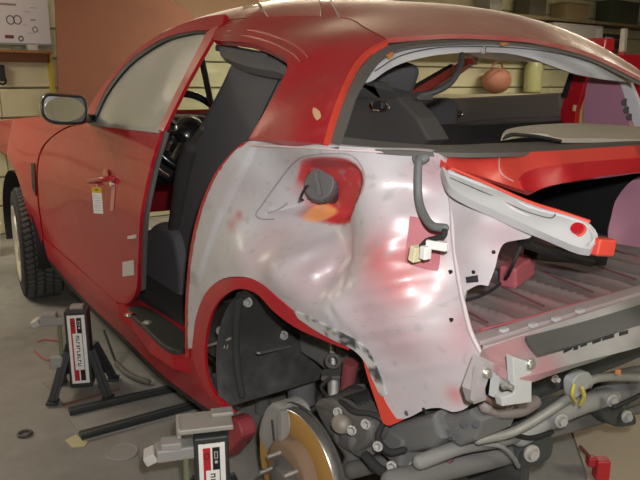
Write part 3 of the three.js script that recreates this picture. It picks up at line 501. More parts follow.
// ---- drain channel beside the boot opening
{
  const ch = new Sheet(V(-0.75, 0.6, 0.15), EZ, [X(443, 166, -0.615), X(480, 183, -0.580), X(530, 205, -0.535), X(590, 225, -0.485), X(605, 236, -0.480), X(447, 182, -0.645), X(490, 205, -0.610), X(540, 228, -0.568), X(580, 247, -0.530), X(600, 245, -0.505), X(500, 198, -0.583), X(560, 222, -0.530), X(470, 185, -0.608)]);
  const dc = mesh('drain_channel', panel(ch, [[441, 163, 1], [446, 170], [480, 182], [530, 204], [575, 217], [592, 226], [598, 238], [590, 249, 1], [575, 246], [540, 231], [505, 215], [470, 199], [452, 188], [446, 178]], { edge: 0.02, thick: 0.02 }), primerLight, car);
  mesh('channel_bead', tube([[449, 172], [480, 184.5], [530, 207], [573, 219.5], [589, 228], [594, 239], [588, 247]].map(p => ch.hit(p[0], p[1])), 0.004, 50, 8), primerLight, dc);
  mesh('channel_seam', tube([[450, 178], [485, 193], [530, 213], [552, 218], [556, 213]].map(p => ch.hit(p[0], p[1])), 0.0016, 40, 6), seam, dc);
  mesh('channel_edge', tube([[446, 166], [480, 180.5], [530, 202.5], [560, 212], [590, 222]].map(p => ch.hit(p[0], p[1])), 0.004, 40, 8), redOrange, dc);
  mesh('drain_hole_ring', new THREE.TorusGeometry(0.0125, 0.003, 8, 24).applyQuaternion(new THREE.Quaternion().setFromUnitVectors(V(0, 0, 1), V(-0.75, 0.6, 0.15).normalize())).translate(...ch.hit(578, 230).toArray()), redOrange, dc);
  mesh('drain_plug', rod(ch.hit(578, 230), ch.hit(578, 230).addScaledVector(V(-0.75, 0.6, 0.15), 0.009), 0.012, 0.012, 20), redPlain, dc);
  const lt = mesh('channel_end_bracket', bar(ch.hit(593, 241).add(V(0, -0.01, 0)), X(610, 247, -0.46), 0.03, 0.034), redOrange, dc);
  mesh('bracket_bolt', bolt(X(608, 248, -0.47), V(-0.6, 0.5, 0.6).normalize(), 0.008, 0.008), steel, dc);
}
// ---- rear deck between window and boot
{
  const dk = new Sheet(V(0, 0.72, 0.7), V(1, 0, 0), [Z(440, 153, 0.30), Z(480, 155, 0.31), Z(540, 153, 0.32), Z(640, 146, 0.30), Z(445, 165, 0.325), Z(500, 168, 0.345), Z(560, 166, 0.355), Z(640, 158, 0.34), Z(535, 190, 0.36), Z(580, 180, 0.365), Z(640, 172, 0.35), Z(470, 176, 0.34), Z(425, 151, 0.28), Z(760, 138, 0.28), Z(760, 160, 0.33), Z(900, 132, 0.22), Z(900, 155, 0.27), Z(490, 183, 0.35)]);
  const d = mesh('rear_deck', panel(dk, [[440, 152, 1], [480, 153.5], [540, 151.5], [640, 145], [760, 138], [880, 134, 1], [885, 156, 1], [760, 160], [700, 166], [640, 172.5], [600, 177], [570, 182], [546, 187], [533, 193, 1], [510, 186], [480, 176], [450, 167], [441, 160]], { edge: 0.025, thick: 0.015 }), M(0.55, 0.045, 0.035, 0.42, { clearcoat: 0.7, clearcoatRoughness: 0.12 }), car);
  mesh('boot_edge_face', panel(dk, [[519, 181, 1], [523, 175], [535, 170], [560, 166], [600, 162], [640, 159], [760, 147, 1], [760, 161, 1], [700, 167], [640, 173], [600, 178], [570, 183], [546, 188], [533, 193.5, 1], [524, 190]], { edge: 0.03, thick: 0.012, off: 0.006 }), redPlain, d);
  mesh('deck_seam', tube([[500, 155], [499, 163], [500, 171], [504, 176], [513, 181]].map(p => dk.hit(p[0], p[1])), 0.002, 20, 6), M(0.5, 0.3, 0.26, 0.5), d);
  mesh('window_base_flange', panel(new Sheet(V(-0.2, 0.9, 0.35), V(1, 0, 0), [X(330, 143, -0.76), X(380, 148, -0.70), X(440, 152, -0.62), Z(540, 150, 0.28), Z(640, 144, 0.26), Z(640, 139, 0.20), Z(540, 145, 0.22), X(440, 146, -0.59), X(380, 142, -0.67), X(335, 138, -0.74), Z(760, 134, 0.22), Z(760, 138, 0.26)]), [[326, 144, 1], [380, 149.5], [432, 152], [480, 153], [540, 151.5], [640, 145], [760, 138, 1], [760, 132, 1], [640, 137], [560, 141], [500, 143], [440, 145], [390, 142], [345, 137, 1], [335, 135, 1]], { edge: 0.03, thick: 0.01 }), urethane, d);
}
// right wall of the boot, pink overspray on primer, and black behind the seat
mesh('boot_wall', panel(new Sheet(V(-0.85, 0.2, 0.5), EZ, [X(606, 230, 0.46), X(615, 200, 0.48), X(640, 180, 0.50), X(640, 262, 0.46), X(622, 230, 0.50), X(612, 258, 0.45), X(680, 170, 0.56), X(680, 265, 0.52)]), [[640, 176, 1], [628, 184], [616, 200], [611, 218], [608, 236], [611, 262, 1], [640, 266], [700, 270, 1], [700, 168, 1]], { edge: 0.03, thick: 0.01 }), pinkPaint, car);
mesh('bulkhead', box(0, 0.86, -0.30, 1.25, 0.50, 0.03), black, car);
mesh('boot_void_panel', box(0.56, 0.90, 0.0, 0.02, 0.36, 0.62), black, car);  // black panel added to stand for the dark void below the deck
// ---- boot floor with pressed ribs
{
  const fl = new Sheet(NY, V(1, 0, 0), (x, v) => {
    const z = -v; let y = 0.715; // ribs run fore and aft, slightly fanned
    const s = ((x + 0.62) / 0.095); const k = Math.abs(s - Math.round(s));
    y += 0.010 * Math.exp(-((k / 0.16) ** 2)) * sstep(0.42, 0.34, z) * sstep(-0.28, -0.22, z);
    y -= 0.012 * sstep(0.44, 0.47, z);
    return y;
  });
  const f = mesh('boot_floor', panel(fl, [[-0.60, 0.28], [0.62, 0.28], [0.62, -0.50], [-0.625, -0.50]], { px: false, edge: 0.03, thick: 0.012, col: (q, x, v) => { const n = fbm(x * 12, v * 12, 3), k = sstep(0.40, 0.68, fbm(x * 6, v * 6, 9)); const c = [0.22 + 0.08 * k, 0.19 - 0.02 * k, 0.19 - 0.01 * k]; return c.map(a => a * (0.75 + 0.5 * n)); } }), M(1, 1, 1, 0.7, { vertexColors: true }), car);
  for (let i = 0; i < 5; i++) { const x = -0.50 + i * 0.20; mesh('floor_seam', tube([V(x, 0.722, 0.36), V(x + 0.06, 0.722, 0.12), V(x + 0.1, 0.722, -0.1)], 0.003, 12, 6), M(0.20, 0.07, 0.08, 0.6), f); }
  mesh('floor_edge_seam', tube([Y(480, 330, 0.72), Y(500, 325, 0.72), Y(530, 317, 0.72), Y(580, 303, 0.72), Y(640, 287, 0.72)], 0.003, 30, 6), pinkRed, f);
  mesh('floor_cable', tube([Y(466, 300, 0.73), Y(480, 296, 0.73), Y(492, 290, 0.73), Y(503, 281, 0.735), X(514, 262, -0.56), X(521, 246, -0.55)], 0.004, 24, 6), rubber, f);
  mesh('floor_bracket', bar(Y(507, 278, 0.75), Y(527, 264, 0.76), 0.05, 0.06), pinkRed, f);
  // rear panel: pink lip, black tread strip, sill face with slots
  const rz = 0.50;
  const lip = mesh('rear_panel_lip', [bar(Y(474, 341, 0.735), Y(700, 272, 0.735), 0.035, 0.010), bar(Y(484, 348.5, 0.748), Y(700, 279, 0.748), 0.010, 0.012)], M(0.40, 0.33, 0.34, 0.6), car);
  for (const p of [[504, 325], [533, 320], [556, 314], [580, 306]]) mesh('lip_clip', bar(Y(p[0] - 3, p[1] + 6, 0.742), Y(p[0] + 3, p[1] + 4, 0.742), 0.012, 0.008), primer, lip);
  const rp = new Sheet(V(-0.05, 0.45, 0.9), V(1, 0, 0), [Y(484, 350, 0.750), Y(640, 297, 0.755), Y(700, 276, 0.756), Z(495, 382, 0.60), Z(528, 365, 0.585), Z(640, 330, 0.60), Z(640, 350, 0.605), Z(560, 365, 0.60), Z(540, 355, 0.575), Z(700, 325, 0.60)]);
  const rpan = mesh('rear_panel', panel(rp, [[482, 350, 1], [530, 333], [640, 296], [700, 276, 1], [700, 326, 1], [640, 347], [580, 362], [545, 372], [520, 378, 1], [500, 366, 1]], { edge: 0.02, thick: 0.02, col: (q, x, v) => { const n = fbm(q.x * 16, q.y * 16, q.z * 16); const k = sstep(-0.52, -0.62, q.x) * sstep(0.35, 0.55, n + 0.1); return [0.28 + 0.08 * k + 0.12 * (n - 0.5), 0.275 - 0.08 * k + 0.12 * (n - 0.5), 0.265 - 0.06 * k + 0.12 * (n - 0.5)]; } }), M(1, 1, 1, 0.65, { vertexColors: true }), car);
  mesh('tread_strip', panel(rp, [[521, 337, 1], [525, 345], [534, 355, 1], [580, 343], [640, 324], [700, 303, 1], [700, 284, 1], [640, 304], [580, 322], [530, 335]], { edge: 0.03, thick: 0.014, off: 0.012 }), M(0.075, 0.075, 0.072, 0.6, { bumpMap: fineBump, bumpScale: 0.0006 }), rpan);
  for (const s of [[563, 351, 571, 347, 4], [573, 347, 577, 346, 6], [580, 345, 586, 343, 4], [592, 342, 600, 339, 4], [602, 338, 613, 335, 5], [619, 334, 627, 332, 4]]) mesh('panel_slot', panel(rp, [[s[0], s[1] - s[4] / 2, 1], [s[2], s[3] - s[4] / 2, 1], [s[2], s[3] + s[4] / 2, 1], [s[0], s[1] + s[4] / 2, 1]], { thick: 0.004, off: 0.003 }), black, rpan);
  // bumper beam bracket
  const bk = mesh('bumper_bracket', [plate([[512, 356], [531, 362], [531, 402], [502, 406], [500, 398], [514, 393]], 'z', 0.60, -0.012, { bevel: 0.002 }), plate([[500, 372], [506, 366], [505, 400], [497, 399]], 'z', 0.56, -0.02)], M(0.42, 0.43, 0.42, 0.6), car);
  mesh('bracket_bolt', bolt(Z(530, 364, 0.602), V(0, 0, 1), 0.008, 0.008), steelBright, bk); mesh('bracket_bolt', bolt(Z(504, 384, 0.602), V(0, 0, 1), 0.006, 0.02), steel, bk);
  mesh('corner_gusset', [plate([[482, 357], [500, 366], [498, 380], [490, 372], [484, 376], [486, 400], [474, 404], [470, 390]], 'z', 0.545, -0.02), plate([[478, 368], [484, 362], [490, 374], [482, 398], [474, 402]], 'z', 0.56, -0.01)], M(0.34, 0.31, 0.31, 0.6), car);
  mesh('hanger_bolt', bolt(Z(486, 373, 0.56), V(-0.3, 0, 1).normalize(), 0.007, 0.012), steelBright, car);
}
// ---- black recess between the boot floor and the deck: hinge arms
mesh('boot_hinge', tube([X(528, 236, -0.52), X(522, 240, -0.50), X(545, 250, -0.40), X(590, 262, -0.25)], 0.012, 24, 8), black, car);
mesh('boot_side_tray', bar(Y(530, 252, 0.80), Y(600, 258, 0.77), 0.07, 0.03), black, car);

// ---- cabin
{
  // driver's seat: side outline carried across the cabin
  const st = mesh('seat_backrest', plate([[240, 58], [252, 52], [268, 51], [290, 58], [300, 66], [296, 90], [280, 125], [262, 165], [240, 210], [222, 260], [214, 310], [190, 318], [172, 312], [176, 265], [180, 215], [188, 170], [200, 135], [214, 108], [228, 82]], 'x', -0.56, 0.44, { smooth: true, bevel: 0.035, step: 8 }), charcoal, car);
  mesh('seat_bolster', tube([X(192, 148, -0.60), X(186, 165, -0.605), X(181, 195, -0.60), X(177, 225, -0.59), X(172, 262, -0.58)], 0.035, 30, 12), darkTrim, st);
  mesh('headrest_trim', bar(X(203, 128, -0.60), X(186, 152, -0.60), 0.02, 0.02), M(0.09, 0.085, 0.06, 0.7), st);
  mesh('seat_lever', tube([X(153, 162, -0.70), X(160, 170, -0.70), X(169, 176, -0.70)], 0.004, 16, 6), steelBright, st);
  mesh('seat_cushion', plate([[150, 235], [165, 222], [182, 240], [186, 300], [150, 300], [145, 270]], 'x', -0.60, 0.5, { smooth: true, bevel: 0.03 }), charcoal, car);
  mesh('belt_buckle', bar(X(171, 142, -0.62), X(167, 150, -0.62), 0.012, 0.01), steelBright, car);
  // steering wheel
  const c = V(-0.38, 1.04, -1.50), sw = mesh('steering_wheel', [], blackGloss, car);
  const tg = new THREE.TorusGeometry(0.185, 0.017, 12, 48); const qd = new THREE.Quaternion().setFromUnitVectors(V(0, 0, 1), V(0, 0.42, 0.9).normalize()); tg.applyQuaternion(qd); tg.translate(c.x, c.y, c.z);
  const gs = [tg, lathe([[0, 0.05], [0.05, 0.04], [0.075, 0.01], [0.07, -0.03]], c, V(0, 0.42, 0.9), 24)];
  for (const a of [0, 2.5, 4.0, Math.PI - 0.0]) { const e = V(Math.cos(a), Math.sin(a), 0).applyQuaternion(qd).multiplyScalar(0.18).add(c); gs.push(bar(c.clone(), e, 0.04, 0.015)); }
  sw.geometry = mergeAll(gs);
  mesh('steering_column', rod(c.clone(), V(-0.38, 0.86, -1.9), 0.045), black, car);
  mesh('dashboard', [box(0, 0.92, -1.86, 1.45, 0.28, 0.42, 0.06), box(-0.38, 1.06, -1.84, 0.4, 0.08, 0.26, 0.03), box(0, 0.66, -1.7, 0.3, 0.34, 0.5, 0.03)], black, car);
  mesh('cabin_floor', box(0, 0.40, -1.42, 1.5, 0.04, 1.9), darkTrim, car);
  mesh('centre_tunnel', box(0, 0.52, -1.0, 0.24, 0.22, 1.5, 0.04), darkTrim, car);
  mesh('seat_belt', [bar(X(199, 47, -0.56), X(206, 80, -0.54), 0.045, 0.004, NX), bar(X(206, 80, -0.54), X(214, 118, -0.52), 0.045, 0.004, NX)], blackGloss, car);
  mesh('belt_anchor', box(...X(199, 46, -0.56).toArray(), 0.03, 0.05, 0.05, 0.008), black, car);
  mesh('grab_handle', tube([X(228, 48, -0.55), X(240, 52, -0.53), X(248, 58, -0.53), X(250, 66, -0.54)], 0.014, 16, 8), black, car);
  mesh('side_curtain_trim', bar(X(222, 48, -0.57), X(262, 56, -0.60), 0.05, 0.02), M(0.10, 0.10, 0.11, 0.7), car);
  // passenger seat
  mesh('passenger_seat_backrest', box(0.38, 0.88, -0.86, 0.46, 0.62, 0.14, 0.05), charcoal, car);
  mesh('passenger_seat_cushion', box(0.38, 0.55, -1.15, 0.5, 0.16, 0.5, 0.05), charcoal, car);
  // left interior quarter trim seen through the back window, with its chrome catch
  const qt = mesh('interior_quarter_trim', [plate([[337, 140], [340, 120], [349, 101], [362, 98], [400, 97], [420, 118], [432, 140], [420, 148], [360, 146]], 'x', -0.56, 0.05, { bevel: 0.008 }), plate([[352, 103], [358, 80], [376, 82], [384, 97], [420, 95], [420, 100], [380, 101]], 'x', -0.52, 0.04, { bevel: 0.006 })], darkTrim, car);
  mesh('seat_catch', [bar(X(371, 103, -0.575), X(374, 110, -0.575), 0.012, 0.01), tube([X(374, 110, -0.58), X(382, 110, -0.585), X(389, 108, -0.58), X(386, 104, -0.58), X(377, 103, -0.58)], 0.0035, 20, 6)], chrome, qt);
  mesh('catch_pawl', box(...X(381, 105, -0.575).toArray(), 0.02, 0.02, 0.03, 0.004), black, qt);
  mesh('rear_seat_back', box(0.12, 0.86, -0.36, 0.9, 0.5, 0.12, 0.04), darkTrim, car);
  // rear belt loop hanging over the opening
  mesh('rear_seat_belt', tube([X(345, 101, -0.54), X(380, 98, -0.50), X(415, 96, -0.44), X(437, 91, -0.40), X(450, 83, -0.37), X(459, 70, -0.34), X(462, 55, -0.30)], 0.008, 50, 8), M(0.035, 0.037, 0.04, 0.6), car);
  // right side of the cabin
  const rd = mesh('door_trim', plate([[400, 104], [440, 99], [500, 96], [562, 93], [566, 140], [400, 145]], 'x', 0.69, 0.07, { bevel: 0.012 }), brownTrim, car);
  mesh('armrest', plate([[432, 127], [470, 121], [520, 117], [566, 116], [566, 145], [430, 145]], 'x', 0.66, 0.05, { bevel: 0.012 }), M(0.13, 0.105, 0.10, 0.7), rd);
  mesh('door_pull', tube([X(437, 117, 0.67), X(445, 118.5, 0.655), X(456, 117, 0.655), X(463, 113, 0.67), X(455, 111, 0.66), X(438, 113, 0.66)], 0.008, 30, 8), chrome, rd);
  mesh('window_sill_pad', plate([[395, 100], [440, 99], [500, 96], [562, 93], [562, 98], [440, 104], [396, 106]], 'x', 0.685, 0.03), darkTrim, rd);
  const rf = mesh('window_frame', plate([[397, 98], [452, 66], [466, 58], [468, 64], [452, 76], [412, 101]], 'x', 0.66, 0.04, { bevel: 0.004 }), redPlain, car);
  mesh('frame_seal', plate([[392, 97], [450, 64], [452, 66], [398, 98]], 'x', 0.65, 0.03), black, rf);
  const rc = mesh('lock_pillar', plate([[560, 135], [561, 110], [567, 90], [573, 72], [588, 72], [583, 92], [577, 112], [575, 135]], 'x', 0.64, 0.05, { bevel: 0.004 }), redPlain, car);
  mesh('pillar_seal', plate([[561, 96], [570, 70], [574, 70], [566, 98]], 'x', 0.63, 0.04), black, rc);
  mesh('latch_plate', bar(X(575, 105, 0.635), X(574, 111, 0.635), 0.012, 0.006, NX), M(0.6, 0.5, 0.3, 0.4), rc);
  mesh('inner_pillar_panel', plate([[583, 140], [583, 110], [586, 88], [592, 70], [618, 74], [626, 100], [634, 140]], 'x', 0.60, 0.02, { bevel: 0.003 }), pinkPaint, car);
  const wp = mesh('pillar_flange', plate([[618, 74], [627, 74], [640, 105], [646, 128], [636, 130], [630, 115], [624, 95]], 'x', 0.57, 0.015, { bevel: 0.002 }), M(0.60, 0.60, 0.62, 0.5), car);
  for (const p of [[625, 102], [627, 110], [630, 117]]) mesh('flange_hole', rod(X(p[0], p[1], 0.568), X(p[0], p[1], 0.565), 0.012), black, wp);
  mesh('outer_pillar', box(0.72, 1.22, 0.0, 0.03, 0.26, 0.34), redPlain, car);
  mesh('yellow_pillar_foam', plate([[578, 135], [579, 108], [584, 90], [588, 90], [586, 135]], 'x', 0.66, 0.02), M(0.5, 0.42, 0.12, 0.8), car);
  // parcel shelf panel lying across the deck
  const ps = new Sheet(NY, V(1, 0, 0), [Z(503, 134, 0.20), Z(520, 127, 0.14), Z(560, 124, 0.10), Z(640, 127, 0.10), Z(640, 139, 0.22), Z(580, 137, 0.21), Z(530, 135, 0.21), Z(600, 131, 0.16)]);
  mesh('parcel_shelf', panel(ps, [[502, 136, 1], [506, 130], [525, 126], [560, 123.5], [600, 124], [660, 128, 1], [660, 140, 1], [600, 138.5], [560, 138], [545, 134], [525, 133]], { edge: 0.05, thick: 0.012 }), M(0.46, 0.42, 0.35, 0.7), car);
  mesh('shelf_wiring', tube([Z(503, 138, 0.21), Z(512, 134.5, 0.21), Z(522, 135, 0.22), Z(540, 137, 0.23), Z(560, 141, 0.24)], 0.005, 24, 6), black, car);
  // windscreen
  const wsn = new Sheet(V(0, 0.55, -0.83), V(-1, 0, 0), [V(0, 1.49, -1.42), V(-0.55, 1.42, -1.36), V(0.55, 1.42, -1.36), V(0, 1.08, -2.25), V(-0.72, 1.05, -2.05), V(0.72, 1.05, -2.05), V(0, 1.29, -1.87)]);
  mesh('windscreen', panel(wsn, [V(-0.56, 1.42, -1.36), V(0, 1.49, -1.42), V(0.56, 1.42, -1.36), V(0.74, 1.05, -2.05), V(0, 1.08, -2.25), V(-0.74, 1.05, -2.05)].map(p => wsn.uvw(p).slice(0, 2)), { px: false, edge: 0.1, thick: 0.005 }), M(0.9, 0.93, 0.9, 0.02, { transmission: 1, thickness: 0 }), car);
  mesh('a_pillar', bar(V(0.76, 1.05, -2.05), V(0.60, 1.42, -1.30), 0.05, 0.05), redPlain, car);
  mesh('cant_rail', bar(V(0.60, 1.42, -1.30), V(0.60, 1.38, -0.1), 0.06, 0.05), redPlain, car);
}
// ---- left front wheel
{
  const wc = V(-0.805, 0.325, -2.86), ax = V(-1, 0, 0), before = car.children.length;
  const tyre = mesh('front_tyre', lathe([[0.225, -0.10], [0.28, -0.115], [0.312, -0.108], [0.325, -0.095], [0.325, 0.095], [0.312, 0.108], [0.28, 0.115], [0.225, 0.10], [0.222, 0.0], [0.225, -0.10]].map(p => [p[0], -p[1]]), wc, ax, 72), rubber, car);
  const tread = [];
  for (let k = 0; k < 60; k++) for (let r = 0; r < 4; r++) {
    const a = (k + (r % 2) * 0.5) / 60 * Math.PI * 2, b = new RoundedBoxGeometry(0.040, 0.010, 0.024, 1, 0.003);
    b.rotateY((r < 2 ? 1 : -1) * 0.45); b.translate((r - 1.5) * 0.047, 0.328, 0); b.rotateX(a); b.translate(wc.x, wc.y, wc.z); tread.push(b);
  }
  const tr = mesh('tread', tread, M(0.085, 0.085, 0.08, 0.85), tyre); tr.userData.kind = 'stuff';
  const rim = mesh('front_rim', lathe([[0.228, -0.09], [0.21, -0.08], [0.20, 0.0], [0.205, 0.085], [0.222, 0.10], [0.232, 0.113], [0.226, 0.118], [0.214, 0.108], [0.195, 0.085]].map(p => p), wc, ax, 56), steelBright, car);
  for (let k = 0; k < 5; k++) { const a = k / 5 * 6.2832 + 0.3, e = V(0, Math.cos(a), Math.sin(a)); const c0 = wc.clone().add(V(-0.095, 0, 0)); mesh('spoke', bar(c0.clone().addScaledVector(e, 0.03), c0.clone().addScaledVector(e, 0.205), 0.05, 0.022, ax), steelBright, rim); }
  mesh('hub_cap', lathe([[0, 0.012], [0.028, 0.008], [0.045, -0.004], [0.05, -0.02]], wc.clone().add(V(-0.095, 0, 0)), ax, 24), steelBright, rim);
  for (const o of car.children.slice(before)) o.traverse(c => c.geometry.translate(-wc.x, -wc.y, -wc.z).rotateY(-0.11).translate(wc.x, wc.y, wc.z));   // steered a little
  { // vault over the wheel and the inner wall of the well
    const P = [], I = [], n = 20; for (let k = 0; k <= n; k++) { const a = -0.3 + k / n * (Math.PI + 0.6), z = wc.z - 0.10 - 0.48 * Math.cos(a), y = 0.36 + 0.39 * Math.sin(a); P.push(-0.885, y, z, -0.55, y, z); if (k < n) I.push(2 * k, 2 * k + 1, 2 * k + 2, 2 * k + 1, 2 * k + 3, 2 * k + 2); }
    const g = new THREE.BufferGeometry(); g.setAttribute('position', new THREE.Float32BufferAttribute(P, 3)); g.setIndex(I); g.computeVertexNormals(); mesh('wheel_well_liner', g, black, car);
    mesh('wheel_well_wall', box(-0.54, 0.52, wc.z, 0.03, 0.56, 0.80), black, car);
  }
  mesh('front_tyre', lathe([[0.225, -0.10], [0.28, -0.115], [0.325, -0.095], [0.325, 0.095], [0.28, 0.115], [0.225, 0.10]], V(0.755, 0.325, -2.86), ax, 48), rubber, car);
}
// ---- rear wheel well
{
  const cz = -0.02, cy = 0.42, arc = [];
  // wheelhouse vault: an arc swept from inside the arch to the frame
  const prof2 = []; for (let k = 0; k <= 24; k++) { const a = -0.35 + k / 24 * (Math.PI + 0.35); prof2.push([cz - 0.345 * Math.cos(a), cy + 0.335 * Math.sin(a)]); }
  const sh = new THREE.Shape(prof2.map(p => new THREE.Vector2(p[0], p[1])));
  const P = [], I = []; prof2.forEach(([z, y]) => { P.push(-0.83 + 0.20 * sstep(-0.1, 0.35, z), y, z, -0.38, y, z); }); for (let i = 0; i + 1 < prof2.length; i++) I.push(2 * i, 2 * i + 1, 2 * i + 2, 2 * i + 1, 2 * i + 3, 2 * i + 2);
  const UVl = []; prof2.forEach((p, i) => UVl.push(i / 24 * 1.1, 0, i / 24 * 1.1, 0.45));
  const grime = noiseTex(256, (u, v) => { const n = sstep(0.35, 0.75, pn(u, v, 6, 71)), f = pn(u, v, 28, 72), q = Math.round(255 * Math.pow(0.018 + 0.075 * n * f + 0.03 * f, 1 / 2.2)); return [q, q, Math.round(q * 0.97)]; }); grime.colorSpace = THREE.SRGBColorSpace; grime.repeat.set(1.5, 1.5);
  const grimeMat = M(1, 1, 1, 0.8, { map: grime, bumpMap: fineBump, bumpScale: 0.0012 });
  const g = new THREE.BufferGeometry(); g.setAttribute('position', new THREE.Float32BufferAttribute(P, 3)); g.setAttribute('uv', new THREE.Float32BufferAttribute(UVl, 2)); g.setIndex(I); g.computeVertexNormals();
  const vault = (px, py) => { const d = ray(px, py); let p = X(px, py, -0.80); for (let i = 0; i < 400; i++) { if (p.x > -0.395 || Math.hypot((p.z - cz) / 0.345, (p.y - cy) / 0.335) > 0.975 && p.y > cy - 0.1) break; p = p.addScaledVector(d, 0.004); } return p; };
  const wl = mesh('wheelhouse_liner', g, grimeMat, car);
  mesh('wheelhouse_inner_wall', box(-0.375, 0.455, 0.0, 0.03, 0.47, 0.80), grimeMat, car);
  mesh('frame_rail', [box(-0.40, 0.62, 0.05, 0.10, 0.10, 0.7, 0.02)], underDark, car);
  mesh('liner_rib', tube([[240, 296], [237, 315], [236, 345], [238, 372], [242, 395]].map(p => vault(p[0], p[1])), 0.012, 30, 8), underDark, wl);
  mesh('liner_rib', tube([[262, 300], [276, 316], [290, 326], [312, 336]].map(p => vault(p[0], p[1])), 0.010, 30, 8), underDark, wl);
  mesh('inner_pillar', [rod(X(268, 350, -0.44), X(262, 412, -0.46), 0.035, 0.028, 20), rod(X(300, 348, -0.42), X(302, 404, -0.44), 0.05, 0.05, 20)], underGrey, car);
  mesh('inner_gusset', plate([[300, 330], [326, 336], [350, 352], [352, 372], [330, 372], [318, 362], [302, 352]], 'x', -0.54, 0.05, { bevel: 0.008 }), underGrey, car);
  for (const [p, q] of [[[203, 347], [231, 338]], [[258, 353], [290, 346]]]) mesh('liner_bracket', bar(vault(p[0], p[1]).lerp(CPOS, 0.05), vault(q[0], q[1]), 0.012, 0.008), steel, wl);
  for (const p of [[221, 331, -0.70], [284, 335, -0.66], [248, 302, -0.66], [216, 380, -0.72], [260, 404, -0.62], [224, 345, -0.68]]) { mesh('liner_bolt', bolt(vault(p[0], p[1]), V(-0.8, 0.1, 0.6).normalize(), 0.010, 0.012), steel, wl); }
  mesh('brake_line_clip', [box(...vault(219, 382).toArray(), 0.03, 0.05, 0.05, 0.008), rod(vault(224, 366), vault(216, 394), 0.008)], castIron, car);
  mesh('vertical_bracket', bar(X(238, 345, -0.60), X(236, 408, -0.62), 0.03, 0.02), underGrey, wl);
  mesh('sill_end_cap', [plate([[228, 418], [238, 420], [243, 436], [236, 446], [226, 458], [218, 452], [224, 436]], 'x', -0.80, 0.04, { smooth: true, bevel: 0.006 })], M(0.34, 0.05, 0.06, 0.5), car);
}
